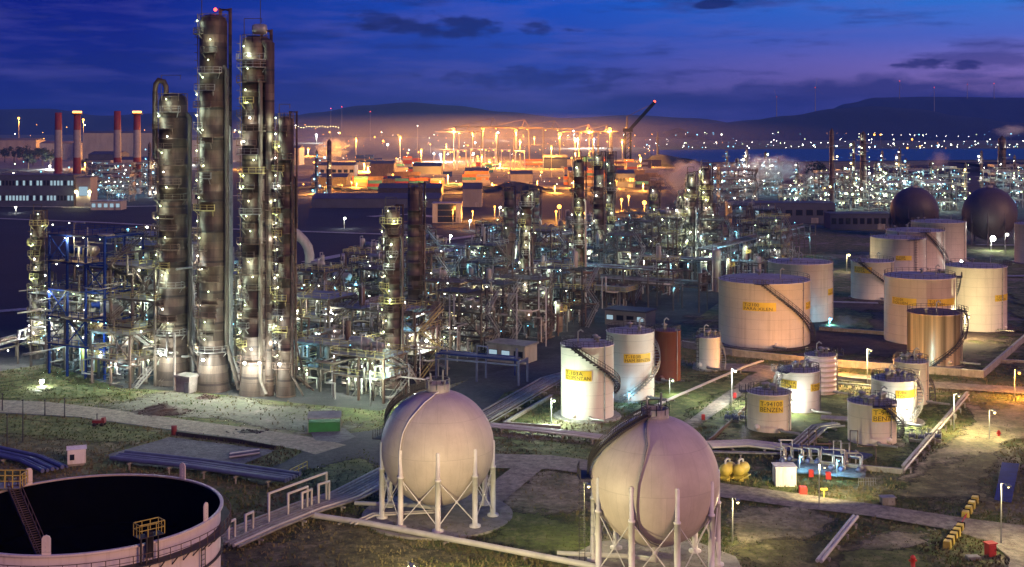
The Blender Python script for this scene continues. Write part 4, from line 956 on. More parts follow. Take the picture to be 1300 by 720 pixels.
# frames behind and beside the front columns
for (x, yb, w, d, lv, m) in ((188, 482, 13, 9, [6, 12, 18, 25], 'beam'), (246, 468, 12, 10, [7, 13, 19, 26], 'brown'), (297, 482, 9, 9, [5, 11, 17, 23], 'beam'), (345, 470, 12, 10, [6, 12, 18], 'brown'), (200, 452, 14, 10, [8, 15, 22, 29], 'beam'), (400, 470, 15, 10, [6, 12, 17], 'beam'), (425, 492, 14, 10, [5, 10], 'beam'), (462, 474, 14, 9, [5, 10, 15], 'beam'), (470, 504, 12, 8, [5, 9], 'brown'), (512, 472, 12, 9, [5, 10, 14], 'beam')):
    p = G(x, yb); OCC.append((Vector((p.x, p.y, 0)), w * .55)); frame(p, w, d, lv, m, lamps=5)
    for i in range(3):
        z = rg.choice(lv) + .1; q = p + UX * rg.uniform(-w * .3, w * .3) + Vector((0, 0, z))
        (drum(q, rg.uniform(3, 5), rg.uniform(.6, 1.), rg.choice(('pale', 'pipe', 'galv'))) if rg.random() < .55 else vessel(q, rg.uniform(3, 5), rg.uniform(.5, .9), rg.choice(('pale', 'galv', 'brown')), plat=False))
    for i in range(4): piperun(p + UX * rg.uniform(-w * .6, w * .6) + VX * rg.uniform(-d * .7, d * .2), rg, S_=rg.uniform(.8, 1.6))
# pipe racks
rack(Pl(-76, 10), Pl(-76, 118), 7, 8, 7, 2, lamps=5)
rack(Pl(-96, 40), Pl(-20, 40), 6, 7, 7, 2, lamps=5)
rack(Pl(-22, 8), Pl(-22, 200), 8, 7, 8, 2, lamps=7)
rack(Pl(-72, 88), Pl(10, 88), 7, 8, 7, 1, lamps=5)
rack(Pl(-90, 150), Pl(30, 150), 7, 8, 7, 2, lamps=8, p=900, k='cool')
rack(Pl(-100, 205), Pl(30, 205), 7, 9, 6, 1, lamps=8, p=1100, k='cool')
rack(Pl(-60, 215), Pl(-60, 330), 7, 9, 6, 2, lamps=6, p=1200, k='cool')
rack(Pl(10, 205), Pl(10, 330), 7, 9, 6, 2, lamps=6, p=1200, k='cool')
rack(G(-20, 470), G(60, 446), 6, 5, 7, 1, lamps=3, label='low lit pipe rack entering from the left edge', p=420)
rack(G(560, 478), G(664, 488), 4.5, 5, 5, 1, mat='bluepipe', label='dark blue pipe bridge behind the left sphere', lm='blue pipe bridge', lamps=0, pmats=('bluepipe', 'blue'))
# grid fill
def put(u, v, sc, dens):
    p = Pl(u, v)
    px_, py_ = CX + F * p.x / p.y, HY + F * H / p.y
    if px_ < -30 or px_ > 1010: return
    far = p.y > 380; r_ = rg.random(); w, d = rg.uniform(7, 13), rg.uniform(6, 9)
    lp = 420 if not far else 520
    if r_ < .42:
        if not free(p, w * .5): return
        n = rg.choice((2, 2, 3, 3, 4)); lv = [rg.uniform(4.5, 6) * (i + 1) for i in range(n)]; lv.sort()
        lv = [5.2 * (i + 1) + rg.uniform(-.4, .4) for i in range(n)]
        frame(p, w, d, lv, rg.choice(('brown', 'brown', 'beam', 'dark')), rg.choice(('brown', 'dark', 'beam')), lamps=4 if not far else 3, p=lp, nx=rg.choice((2, 3)), k=rg.choice(('green', 'green', 'white', 'cool')))
        for i in range(2):
            q = p + UX * rg.uniform(-w * .3, w * .3) + Vector((0, 0, rg.choice(lv) + .1))
            drum(q, rg.uniform(3, 5), rg.uniform(.6, 1.), rg.choice(('pale', 'pipe', 'galv'))) if rg.random() < .6 else vessel(q, rg.uniform(3, 5), rg.uniform(.5, .9), plat=False)
    elif r_ < .62:
        for i in range(3):
            q = p + UX * (i - 1) * 4.2 + VX * rg.uniform(-2, 2)
            if free(q, 1.8): vessel(q, rg.uniform(6, 15), rg.uniform(.7, 1.5), rg.choice(('pale', 'galv', 'column_grey', 'column', 'beam')), rg.choice(('upright vessel', 'slim upright vessel')), lamp=rg.random() < .55)
    elif r_ < .74:
        if not free(p, 5): return
        for i in range(3): exchanger(p + VX * (i - 1) * 3, 6.5, rg.choice((1, 2)))
        pump(p + UX * 6); pump(p + UX * 6 + VX * 3)
    elif r_ < .86:
        if not free(p, 7): return
        aircooler(p, rg.choice((8, 12)), 7, rg.uniform(5, 9)); pump(p); pump(p + UX * 3.5)
    else:
        if not free(p, 5): return
        drum(p, 8, 1.5, rg.choice(('pale', 'galv', 'white'))); pump(p - VX * 5); exchanger(p + VX * 4, 6, 1)
    for i in range(2): piperun(p + UX * rg.uniform(-6, 6) + VX * rg.uniform(-6, 6), rg, S_=rg.uniform(.8, 1.5))
for u in range(-92, 16, 14):
    for v in range(14, 118, 14): put(u + rg.uniform(-2, 2), v + rg.uniform(-2, 2), 1, 1)
for u in range(-100, 36, 17):
    for v in range(128, 330, 17):
        if u > 8 and v < 190: continue
        put(u + rg.uniform(-3, 3), v + rg.uniform(-3, 3), 1, 1)
# blue clad houses on legs
for x, y, w, h, yb, lab in ((437, 407, 27, 16, 446, 'small blue clad house on legs left of the yellow-platform column'), (471, 419, 27, 16, 458, 'blue clad house on legs touching the yellow-platform column'), (558, 380, 28, 14, 420, 'blue clad house on legs right of the bare column'), (792, 336, 26, 10, 372, 'blue clad house on legs with a lit front, right of the dark twins')):
    D = dep(yb); s = D / F; T = thing('clad_house', ((x - CX) * s, D, 0), lab, 'plant house', 'blue clad houses', RZ * .5); zc = zat(y, D)
    mb = MB(); mb.box((0, 0, zc), (w * s, 6, h * s)); mb.build('cladding', 'blue', T)
    mb = MB(); mb.box((0, 0, zc + h * s / 2 + .2), (w * s + .8, 6.8, .3)); mb.build('roof', 'galv', T)
    mb = MB(); e = w * s / 2 + .6; z = zc - h * s / 2; mb.box((0, 0, z - .1), (2 * e, 8, .15)); mb.rail([(-e, -4, z), (e, -4, z), (e, 4, z), (-e, 4, z)], 1.1, 2, .14, True); mb.build('walkway', 'yellow', T)
    for sx_ in (-1, 1):
        for sy_ in (-1, 1): mb = MB(); mb.bar((sx_ * e * .85, sy_ * 2.8, 0), (sx_ * e * .85, sy_ * 2.8, z), .4); mb.build('leg', 'beam', T)
    bulb(T, (e * .4, -4.2, z + 2.2), 'yellow', .4, 420, .3)
# low control buildings inside the plant
def building(loc, w, d, h, label, mat='wall', roof='roofdark', win=None, rz=RZ, name='building', cat='building', door=True, lit=0, group=None, lm=None, gable=0):
    T = thing(name, loc, label, cat, group, rz, lm); rr = random.Random(int(loc[0] + loc[1]))
    mb = MB(); mb.box((0, 0, h / 2), (w, d, h)); mb.build('wall', mat, T)
    mb = MB()
    if gable:
        x = w / 2 + .3; y = d / 2 + .4
        mb.add([(-x, -y, h), (x, -y, h), (x, y, h), (-x, y, h), (-x, 0, h + gable), (x, 0, h + gable)], [(0, 1, 5, 4), (2, 3, 4, 5), (0, 4, 3), (1, 2, 5), (3, 2, 1, 0)])
    else: mb.box((0, 0, h + .2), (w + .7, d + .7, .4))
    mb.build('roof', roof, T)
    if win:
        n, rows, wh = win
        for j in range(rows):
            for i in range(n):
                x = -w / 2 + w * (i + .5) / n; z = h * (j + .6) / (rows + .1); ww = w / n * .62
                fb = MB(); fb.box((x, -d / 2 - .03, z), (ww + .3, .1, wh + .3)); f = fb.build('window', 'dark', T)
                gb = MB(); gb.box((x, -d / 2 - .1, z), (ww, .06, wh)); gb.build('pane', EM['window'] if rr.random() < lit else 'glass', f)
    if door: mb = MB(); mb.box((w * .3, -d / 2 - .04, 1.1), (1.2 if h < 6 else 4, .12, 2.2 if h < 6 else 4)); mb.build('door', 'grey', T)
    return T
building(G(650, 458), 10, 6, 4, 'small flat-roofed pump house in the lit yard behind the blue pipe bridge', 'pale', 'galv', (3, 1, 1.2), lit=.5)
building(G(600, 425), 14, 7, 5, 'long pale switch house among pipework above the left sphere', 'pale', 'roofdark', (5, 1, 1.2), lit=.6)
building(G(800, 412), 12, 7, 4, 'pale switch house behind the twin white tanks', 'wall', 'roofdark', (4, 1, 1.2), lit=.5)
building(G(238, 497), 3.8, 3, 3.1, 'small windowless concrete cabin at the foot of the tallest column', 'concrete', 'concrete', None, door=True, name='cabin', cat='cabin')

# ------------------------------------------------------------------ pipelines and small things of the foreground
def pipeline(pts, n, gap, r, mat, label, z=.7, step=7., lm=None, name='pipeline', loops=(), px=True, mats=None):
    P = [G(*p) if px else Vector(p) for p in pts]; o = thing(name, P[0], label, 'pipeline', None, 0, lm); rr = random.Random(int(P[0].x * 9 + n))
    nor = []
    for i in range(len(P)):
        d = (P[min(i + 1, len(P) - 1)] - P[max(i - 1, 0)]).normalized(); nor.append(Vector((-d.y, d.x, 0)))
    for j in range(n):
        off = (j - (n - 1) / 2) * gap; rad = r * rr.choice((.7, 1, 1, 1.2)); pts_ = [P[i] - P[0] + nor[i] * off + Vector((0, 0, z + rad)) for i in range(len(P))]
        mb = MB(); mb.tube(pts_, rad, 8); mb.build('pipe', rr.choice(mats) if mats else mat, o)
    mb_i = 0
    for a, b in zip(P, P[1:]):
        L = (b - a).length; k = max(1, int(L / step)); d = (b - a).normalized(); nn = Vector((-d.y, d.x, 0)) * (n * gap / 2 + .3)
        for i in range(k):
            c = a.lerp(b, (i + .5) / k) - P[0]; mb = MB(); mb.bar(c - nn + Vector((0, 0, z - .12)), c + nn + Vector((0, 0, z - .12)), .25, .24)
            for s_ in (-1, 1): mb.bar(c + nn * s_ * .8, c + nn * s_ * .8 + Vector((0, 0, z - .2)), .22)
            mb.build('support', 'concrete', o)
    for (k, hh, ww, seg) in loops:                           # expansion loops standing on the run
        a, b = P[seg], P[seg + 1]; c = a.lerp(b, k) - P[0]; d = (b - a).normalized()
        mb = MB(); u = Vector((0, 0, 1)); nn = Vector((-d.y, d.x, 0))
        mb.tube([c + u * z, c + u * (z + hh), c + u * (z + hh) + d * ww, c + u * z + d * ww], r * .8, 8); mb.build('loop_pipe', mat, o)
    return o
pipeline([(150, 590), (250, 601), (372, 619)], 6, .75, .3, 'bluepipe', 'broad bundle of blue pipes behind the open tank', 1.2, 6, 'blue pipe bundle')
pipeline([(-40, 572), (40, 590), (70, 604)], 6, .8, .28, 'bluepipe', 'blue-grey pipe bundle at the left edge by the white kiosk', .8, 6)
pipeline([(282, 700), (335, 676), (395, 652), (440, 638), (500, 606)], 8, .75, .2, 'pipewhite', 'grey pipe track with expansion loops left of the left sphere', .8, 6, 'looped pipe track', loops=((.15, 2.6, 1.2, 0), (.55, 2.6, 1.5, 0), (.1, 4.2, 12, 1), (.5, 3.2, 4, 1), (.8, 2.6, 2, 1), (.2, 3., 2, 2)), mats=('pipewhite', 'pipe', 'galv', 'pipe'))
pipeline([(396, 661), (470, 672), (600, 697), (740, 724), (800, 738)], 1, .6, .34, 'pipewhite', 'single fat white pipe along the ground in front of the left sphere', .35, 8, 'fat white pipe')
pipeline([(448, 672), (474, 660), (556, 656)], 2, .8, .14, 'pipewhite', 'thin white pipe pair bent round the foot of the left sphere', .6, 5)
pipeline([(600, 545), (650, 516), (700, 487), (760, 470)], 7, .8, .2, 'pipe', 'lit pipe track running back from the left sphere towards the white tanks', .7, 6, 'lit pipe track')
pipeline([(622, 546), (700, 554), (776, 563)], 5, .7, .18, 'pipewhite', 'bright white pipe bundle in front of the front left white tank', .8, 5, 'bright white pipe bundle')
pipeline([(806, 532), (860, 507), (944, 470), (968, 462)], 2, .5, .13, 'pipewhite', 'white pipe trio running diagonally past the small cream tank', .6, 6, 'diagonal pipe trio')
pipeline([(900, 573), (950, 571), (1000, 577)], 6, .7, .22, 'pipewhite', 'pale pipe bundle right of the right sphere above the yellow vessels', .9, 5)
pipeline([(1000, 577), (1052, 581), (1102, 590)], 5, .8, .2, 'bluepipe', 'blue-lit manifold pipes in the pump area under the benzene tanks', 1., 4, 'pump area')
pipeline([(1148, 606), (1230, 508)], 1, .6, .15, 'pipewhite', 'white pipe beside the right-hand bund wall with valves at its middle', 1.0, 5)
pipeline([(1040, 722), (1086, 664)], 2, .5, .2, 'pipewhite', 'short white pipe pair slanting through the dry grass at the bottom', .7, 5, 'short slanting pipe')
pipeline([(1010, 575), (1040, 548), (1066, 545)], 5, .7, .18, 'pipe', 'pipes bending between the two benzene tanks', .7, 4)
pipeline([(1042, 536), (1100, 540)], 4, .7, .18, 'pipe', 'short grey pipe run behind the right benzene tank', .7, 4)
pipeline([(880, 578), (1000, 581)], 2, .6, .16, 'grey', 'thin dark pipes low beside the yellow vessels', .5, 5)
pipeline([(1060, 492), (1106, 496)], 2, .6, .16, 'pipewhite', 'bright thin pipe pair behind the bund tanks', .9, 5)
def street_lamp(x, yl, yb, k=None, p=0, label='', lm=None, r=.35, group='lamp posts', arm=1.2, spot=None):
    D = dep(yb); h = zat(yl, D); o = thing('lamp_post', ((x - CX) / F * D, D, 0), label, 'lamp post', group, 0, lm); w = max(.1, D / (F * .788) * .35)
    mb = MB(); mb.tube([(0, 0, 0), (0, 0, h)], [w * 1.1, w * .7], 8); mb.build('pole', 'galv', o)
    mb = MB(); mb.tube([(0, 0, h - .05), (arm * .3, -arm * .6, h + .1), (arm * .4, -arm, h + .05)], w * .6, 6); mb.box((arm * .4, -arm, h), (.5, .9, .18)); mb.build('lamp_head', 'galv', o)
    if k: bulb(o, (arm * .4, -arm, h - .12 - r * .5), k, r * (.55 if r < .6 else .8), 0 if spot else p, .3)
    if spot:
        q = bpy.data.objects.new('lamp_light', light_data(k, p, .3, 140)); COL.objects.link(q); q.parent = o; q.location = Vector((arm * .4, -arm, h - .25)) + (Vector(spot) - o.location - Vector((0, 0, h))).normalized() * (r * .8 + .4)
        q.rotation_euler = (Vector(spot) - o.location - q.location).to_track_quat('-Z', 'Y').to_euler(); NL[0] += 1
    return o
street_lamp(929, 468, 515, 'white', 7000, 'lit lamp post by the diagonal pipes left of the cream bund tank', 'lit lamp post')
street_lamp(1101, 443, 488, 'yellow', 14000, 'dimly lit grey lamp post behind the bund between the two tank rows', r=.2)  # lamp added on an unlit post to brighten the bund tanks
street_lamp(1040, 589, 647, 'yellow', 13000, 'dimly lit white lamp post at the road in front of the pump area', r=.2, spot=(50, 222, 7))  # spotlight added on an unlit post, aimed at the benzene tanks
street_lamp(1271, 613, 692, 'yellow', 3000, 'tall lamp post with added light at the road bend on the right', r=.2)  # light added on an unlit post for the field at the right
street_lamp(1211, 500, 548, 'yellow', 7000, 'lamp post with added light outside the bund wall by the dirt', r=.2)  # the post itself is unlit, its lamp is added to lift the tanks
street_lamp(518, 713, 800, 'yellow', 30000, 'lit floodlight post at the very bottom in front of the left sphere', r=.62, spot=(6, 168, 10))
street_lamp(527, 497, 540, 'white', 1600, 'lit lamp post behind the left sphere, lamp beside its crown', r=.8)
street_lamp(53, 481, 491, 'white', 3000, 'low bright floodlight on the grass at the left', r=.62, arm=.5)
street_lamp(1258, 300, 318, 'white', 4000, 'dazzling lamp post in front of the right dark sphere', r=1.5)
street_lamp(1276, 296, 322, 'white', 1500, 'smaller lit lamp post right of the dazzling one', r=.7)
street_lamp(1075, 322, 345, 'yellow', 1800, 'yellow-lit lamp post left of the lower stair tank', r=.6)
street_lamp(929, 352, 372, None, 0, 'thin unlit pole rising behind the widest tank')
street_lamp(798, 497, 514, 'cool', 420, 'short lamp post with a bluish lamp at the foot of the second white tank', r=.4, arm=.4)
street_lamp(1053, 403, 414, 'cool', 900, 'short lamp post with a bluish lamp at the foot of the plain pinkish tank', r=.6, arm=.4)
street_lamp(1004, 508, 530, 'white', 1300, 'short bright lamp post between left benzene tank and cream tank', r=.4, arm=.3)
street_lamp(1175, 463, 472, 'cool', 500, 'short lamp post with a bluish lamp before the shiny metal tank', r=.45, arm=.3)
street_lamp(1220, 330, 342, 'white', 1200, 'short lit lamp post at the tank by the dark spheres', r=.7, arm=.3)
street_lamp(1150, 520, 545, 'white', 1600, 'short added lamp post lighting the bright white bund tank', r=.3, arm=.3)  # post added to brighten the bund tank
street_lamp(700, 505, 538, 'green', 4500, 'lit lamp post left of the front left white tank', r=.4)
street_lamp(850, 480, 502, 'green', 600, 'lit lamp post in the grass before the rust red tank', r=.35)
street_lamp(742, 612, 690, 'yellow', 1800, 'added lit lamp post in the pale dirt left of the right sphere', r=.3)  # post added to brighten the ground by the sphere
street_lamp(930, 632, 690, 'yellow', 1800, 'added lit lamp post in the dry grass right of the right sphere', r=.3)  # post added for the light it throws on the dry grass
street_lamp(1256, 520, 560, 'yellow', 1600, 'added yellow-lit lamp post on the dirt track at the right', r=.35)  # post added to light the dirt track outside the bund
street_lamp(1225, 400, 432, 'yellow', 9000, 'yellowish lamp post between the shiny metal tank and the wide right tank', r=.5)
street_lamp(1288, 470, 505, 'sodium', 10000, 'post by the road outside the dike corner with an added sodium lamp', r=.5)  # sodium lamp added on an unlit pole to warm the tanks
street_lamp(1040, 458, 476, 'sodium', 20000, 'sodium lamp post at the dike below the widest tank', r=.4)
street_lamp(470, 470, 516, 'green', 5000, 'lit lamp post on the yard by the plant corner', r=.4)
for i, (x, yl, yb) in enumerate(((162, 290, 302), (186, 287, 300), (437, 276, 290), (468, 320, 336), (571, 298, 310), (433, 357, 380), (303, 338, 352), (596, 279, 292), (634, 262, 274), (550, 332, 345), (20, 262, 270), (75, 250, 262))):
    street_lamp(x, yl, yb, 'white' if i % 3 else 'cool', 1500, ('lit lamp post in the dark field %s' % ('left of the four front columns', 'behind the swan-neck column', 'alone left of the bare column', 'on the pale track left of the yellow-platform column', 'on the far track right of the bare column', 'behind the bent white duct', 'between the tallest columns', 'on the pale crossing right of the bare column', 'before the small orange-lit silo', 'low beside the bare column', 'in front of the long dark hall', 'before the end of the long dark hall')[i]), r=.75)
# green shelter, kiosk, drums, mounds
D = dep(547); s = D / F; T = thing('shelter', ((412 - CX) * s, D, 0), 'green-sided open shelter with pale roof at the road fork', 'shelter', None, .12, 'green shelter')
mb = MB(); mb.box((0, 0, .9), (5.6, 2.6, 1.8)); mb.build('side_sheet', 'green', T)
mb = MB(); mb.add([(-3, -1.5, 2.5), (3, -1.5, 2.5), (3, 1.5, 3.1), (-3, 1.5, 3.1), (-3, -1.5, 2.62), (3, -1.5, 2.62), (3, 1.5, 3.22), (-3, 1.5, 3.22)], [(3, 2, 1, 0), (4, 5, 6, 7), (0, 1, 5, 4), (1, 2, 6, 5), (2, 3, 7, 6), (3, 0, 4, 7)]); mb.build('roof', 'galv', T)
for sx_ in (-2.85, 2.85):
    for sy_ in (-1.4, 1.4): mb = MB(); mb.bar((sx_, sy_, 0), (sx_, sy_, 2.75), .12); mb.build('post', 'grey', T)
D = dep(592); s = D / F; T = thing('kiosk', ((94.5 - CX) * s, D + 1, 0), 'small white kiosk on a post base between the dark grass and the open tank', 'kiosk', None, .35, 'white kiosk')
mb = MB(); mb.box((0, 0, 1.55), (2.8, 2.2, 2.3)); mb.build('wall', 'white', T)
mb = MB(); mb.add([(-1.55, -1.25, 2.7), (1.55, -1.25, 2.7), (1.55, 1.25, 2.7), (-1.55, 1.25, 2.7), (-1.55, 0, 3.1), (1.55, 0, 3.1)], [(0, 1, 5, 4), (2, 3, 4, 5), (0, 4, 3), (1, 2, 5), (3, 2, 1, 0)]); mb.build('roof', 'white', T)
mb = MB(); mb.box((-.7, -1.13, 1.5), (.7, .08, .9)); mb.build('window', 'glass', T)
mb = MB(); mb.box((0, 0, .2), (2.4, 1.8, .4)); mb.build('plinth', 'concrete', T)
D = dep(552); T = single(MB().lathe([(.01, 0), (.48, 0), (.5, .1), (.48, .5), (.5, .55), (.48, 1.0), (.5, 1.6), (.01, 1.6)], 16), 'red_drum', 'redstack', ((221 - CX) / F * D, D, .02), 'small red drum at the road edge beside the concrete slab', 'drum')
D = dep(541); T = thing('utility_cart', ((126 - CX) / F * D, D, 0), 'small dark red cart parked on the verge of the left road', 'cart')
mb = MB(); mb.box((0, 0, .9), (2.2, 1.2, .5)); mb.box((.8, 0, 1.35), (.5, 1.1, .5)); mb.build('body', 'redstack', T)
mb = MB(); mb.bar((-.4, 0, 1.1), (-.4, 0, 2.3), .12); mb.build('mast', 'dark', T)
for sx_ in (-.7, .7):
    for sy_ in (-.6, .6): mb = MB(); mb.lathe([(.01, -.12), (.36, -.12), (.36, .12), (.01, .12)], 12, (sx_, sy_, .38), 'y'); mb.build('wheel', 'blacktyre', T)
def mound(x, y, w, h, label, mat, name='debris_mound', n=260):
    c = G(x, y); rr = random.Random(int(x)); mb = MB(); N = 18
    vs, fs = [], []
    for i in range(6):
        k = i / 5
        for j in range(N): a = 2 * PI * j / N; q = (1 - k) ** .7 * (1 + rr.uniform(-.2, .2)); vs.append((w * q * math.cos(a), w * .5 * q * math.sin(a), h * k * (1 + rr.uniform(-.15, .1))))
    for i in range(5):
        for j in range(N): fs.append((i * N + j, i * N + (j + 1) % N, (i + 1) * N + (j + 1) % N, (i + 1) * N + j))
    mb.add(vs, fs)
    for i in range(n):
        a, q = rr.uniform(0, 2 * PI), rr.uniform(0, 1.15); p = Vector((w * q * math.cos(a), w * .5 * q * math.sin(a), max(.05, h * (1 - q) * .95))); d = Vector((rr.uniform(-1, 1), rr.uniform(-1, 1), rr.uniform(-.2, .4))) * rr.uniform(.2, .9); mb.bar(p - d, p + d, rr.uniform(.06, .25))
    return single(mb, name, mat, (c.x, c.y, 0), label, 'mound')
mound(206, 524, 5.5, 1.6, 'heap of pale debris and scrap on the gravel yard before the front columns', 'beam')
mound(262, 506, 2.4, .7, 'low heap of brown earth before the second tallest column', 'brown', n=60)
mound(318, 549, 3.2, .35, 'flat spread of dark scrap on the yard near the road', 'dark', n=60)
c = G(308, 580); T = thing('pipe_stack', (c.x, c.y, .3), 'pile of blue pipes lying on the concrete slab', 'pipe stack', None, .55)
for i in range(7): mb = MB(); mb.tube([(-2.6 + i * .12, -.9 + i * .3, .2 + (i % 2) * .3), (2.6 + i * .1, -.9 + i * .3, .2 + (i % 2) * .3)], .16, 7); mb.build('pipe', 'bluepipe' if i % 3 else 'pipewhite', T)
o = wall_run('barrier', [(224, 553), (300, 562), (350, 571)], .7, .2, 'dark', 'row of dark slats along the edge of the concrete slab', 'barrier', cap=False)
# yellow rail by the green verge, yard posts
P0, P1 = G(368, 607), G(390, 596); mb = MB(); mb.rail([Vector((0, 0, 0)), P1 - P0], 1.3, 1.2, .1); single(mb, 'guard_rail', 'yellow', P0, 'short yellow guard rail on the green verge left of the left sphere', 'guard rail')
for i, (x, yt, yb, lab) in enumerate(((9, 526, 575, 'second thin dark pole from the left edge, nearest of the yard poles'), (29, 508, 562, 'tall thin dark pole on the verge at the left'), (57, 508, 528, 'thin pole on the edge of the left road'), (82, 506, 530, 'rightmost thin pole beside the left road'), (3, 500, 522, 'thin pole at the left picture edge by the road'))):
    D = dep(yb); mb = MB(); mb.tube([(0, 0, 0), (0, 0, zat(yt, D))], [.13, .08], 6); mb.box((0, 0, zat(yt, D)), (.3, .3, .2)); single(mb, 'pole', 'dark', ((x - CX) / F * D, D, 0), lab, 'pole', 'thin poles by the left road')
# yellow vessels
for i, (x, lab) in enumerate(((924, 'yellow tank vessel, left one of the pair beside the right sphere'), (941, 'yellow tank vessel, right one of the pair beside the right sphere'))):
    D = dep(609); T = thing('yellow_vessel', ((x - CX) / F * D, D, 0), lab, 'vessel', 'yellow vessel pair', math.radians(55), 'yellow vessels' if i else None)
    mb = MB(); mb.lathe([(.01, -1.7), (.5, -1.62), (.85, -1.35), (.95, -1), (.95, 1), (.85, 1.35), (.5, 1.62), (.01, 1.7)], 20, (0, 0, 1.7), 'x'); mb.build('vessel', 'yellow', T)
    mb = MB(); mb.tube([(-.9, 0, 2.6), (-.9, 0, 3.1), (-.2, 0, 3.3), (.6, 0, 3.0), (.6, 0, 2.6)], .16, 8); mb.build('pipe', 'pipewhite', T)
    for sx_ in (-.9, .9): mb = MB(); mb.box((sx_, 0, .45), (.25, 1.5, .9)); mb.build('saddle', 'yellow', T)
    mb = MB(); mb.bar((-1.9, -.7, .5), (1.9, -.7, .5), .16); mb.bar((-1.9, .7, .5), (1.9, .7, .5), .16); mb.build('skid_frame', 'yellow', T)
def boxy(x, yb, w, h, d, mat, label, cat, name, rz=RZ, top=None, legs=0, feature=True):
    D = dep(yb); T = thing(name, ((x - CX) / F * D, D + d / 2, 0), label, cat, None, rz)
    mb = MB(); b = legs; c = .06
    vs = [(-w / 2, -d / 2, b), (w / 2, -d / 2, b), (w / 2, d / 2, b), (-w / 2, d / 2, b), (-w / 2, -d / 2, b + h - c), (w / 2, -d / 2, b + h - c), (w / 2, d / 2, b + h - c), (-w / 2, d / 2, b + h - c), (-w / 2 + c, -d / 2 + c, b + h), (w / 2 - c, -d / 2 + c, b + h), (w / 2 - c, d / 2 - c, b + h), (-w / 2 + c, d / 2 - c, b + h)]
    mb.add(vs, [(3, 2, 1, 0), (0, 1, 5, 4), (1, 2, 6, 5), (2, 3, 7, 6), (3, 0, 4, 7), (4, 5, 9, 8), (5, 6, 10, 9), (6, 7, 11, 10), (7, 4, 8, 11), (8, 9, 10, 11)]); mb.build('body', mat, T)
    if feature: mb = MB(); mb.box((0, -d / 2 - .03, b + h * .5), (w * .8, .06, h * .78)); mb.build('door', mat, T); mb = MB(); mb.box((w * .28, -d / 2 - .08, b + h * .5), (.06, .06, h * .2)); mb.build('handle', 'dark', T)
    if top: mb = MB(); mb.box((0, 0, b + h + .05), (w + .3, d + .3, .1)); mb.build('roof', top, T)
    if legs:
        for sx_ in (-1, 1): mb = MB(); mb.box((sx_ * w * .4, 0, legs / 2), (.12, d * .8, legs)); mb.build('leg', 'dark', T)
    return T
boxy(998, 618, 3.1, 2.9, 2.6, 'white', 'white equipment cabin on a slab in front of the pump area', 'cabin', 'cabin', 0, 'white')
boxy(1020, 630, 1.1, 1.35, .9, 'red', 'bright red cabinet on the road side right of the white cabin', 'fire cabinet', 'fire_cabinet', 0)
boxy(1030, 609, .7, 1.1, .5, 'red', 'small red cabinet right behind the white cabin at the pump area', 'fire cabinet', 'fire_cabinet', 0, legs=.4)
boxy(1052, 612, .75, 1.1, .5, 'red', 'small red cabinet at the right end of the pump area', 'fire cabinet', 'fire_cabinet', 0, legs=.4)
boxy(1259, 707, 1.1, 1.6, .9, 'red', 'large red cabinet by the road bend at lower right', 'fire cabinet', 'fire_cabinet', .3, 'red')
boxy(1128, 642, 1.9, 1.1, 1.2, 'grey', 'low grey junction box on the grass before the road', 'junction box', 'junction_box', .1, 'galv')
boxy(1237, 712, 1.6, .5, 1., 'galv', 'low pale metal hatch on the ground left of the large red cabinet', 'hatch', 'hatch', .1)
boxy(933, 508, .6, 1., .5, 'red', 'small red cabinet below the lit lamp post', 'fire cabinet', 'fire_cabinet', 0, legs=.4)
boxy(893, 536, .6, 1., .5, 'red', 'small red cabinet on the grass beside the pale path', 'fire cabinet', 'fire_cabinet', 0, legs=.4)
def hydrant(x, yb, h, mat, label, name='hydrant'):
    D = dep(yb); mb = MB(); r = h * .16
    mb.lathe([(.01, 0), (r * 1.6, 0), (r * 1.6, .08), (r, .1), (r, h * .72), (r * 1.25, h * .74), (r * 1.2, h * .85), (r * .6, h * .97), (.01, h)], 14); mb.lathe([(.01, -r * 1.8), (r * .5, -r * 1.8), (r * .5, r * 1.8), (.01, r * 1.8)], 10, (0, 0, h * .6), 'x')
    return single(mb, name, mat, ((x - CX) / F * D, D, 0), label, name)
hydrant(1159, 722, 1.7, 'red', 'stout red hydrant at the bottom edge left of the yellow-black blocks')
hydrant(1268, 556, 1.4, 'red', 'slim red hydrant alone on the dirt track at the right')
D = dep(634); mb = MB(); mb.bar((0, 0, 0), (0, 0, 1.5), .16); mb.bar((-.5, 0, 1.5), (.5, 0, 1.5), .3); single(mb, 'monitor_post', 'yellow', ((1046 - CX) / F * D, D, 0), 'yellow T-shaped post by the road before the pump area', 'post')
# yellow and black barrier blocks
k = 0
for (xa, ya, xb, yb, n, where) in ((1203, 695, 1219, 674, 5, 'lower row at the grass'), (1226, 657, 1238, 638, 4, 'upper row beyond the road')):
    for i in range(n):
        q = i / (n - 1); p = G(xa + (xb - xa) * q, ya + (yb - ya) * q)
        lab = f'yellow block with black end, {("nearest", "second", "third", "fourth", "farthest")[i] if i < n - 1 else "farthest"} in the {where}'
        T = thing('barrier_block', p, lab, 'barrier block', 'yellow and black barrier blocks', math.radians(62)); k += 1
        mb = MB(); mb.add([(-.75, -.5, 0), (.45, -.5, 0), (.45, .5, 0), (-.75, .5, 0), (-.7, -.42, .95), (.45, -.42, .95), (.45, .42, .95), (-.7, .42, .95)], [(3, 2, 1, 0), (4, 5, 6, 7), (0, 1, 5, 4), (1, 2, 6, 5), (2, 3, 7, 6), (3, 0, 4, 7)]); mb.build('block', 'yellow', T)
        mb = MB(); mb.box((.72, 0, .48), (.5, .96, .94)); mb.build('black_end', 'black', T)
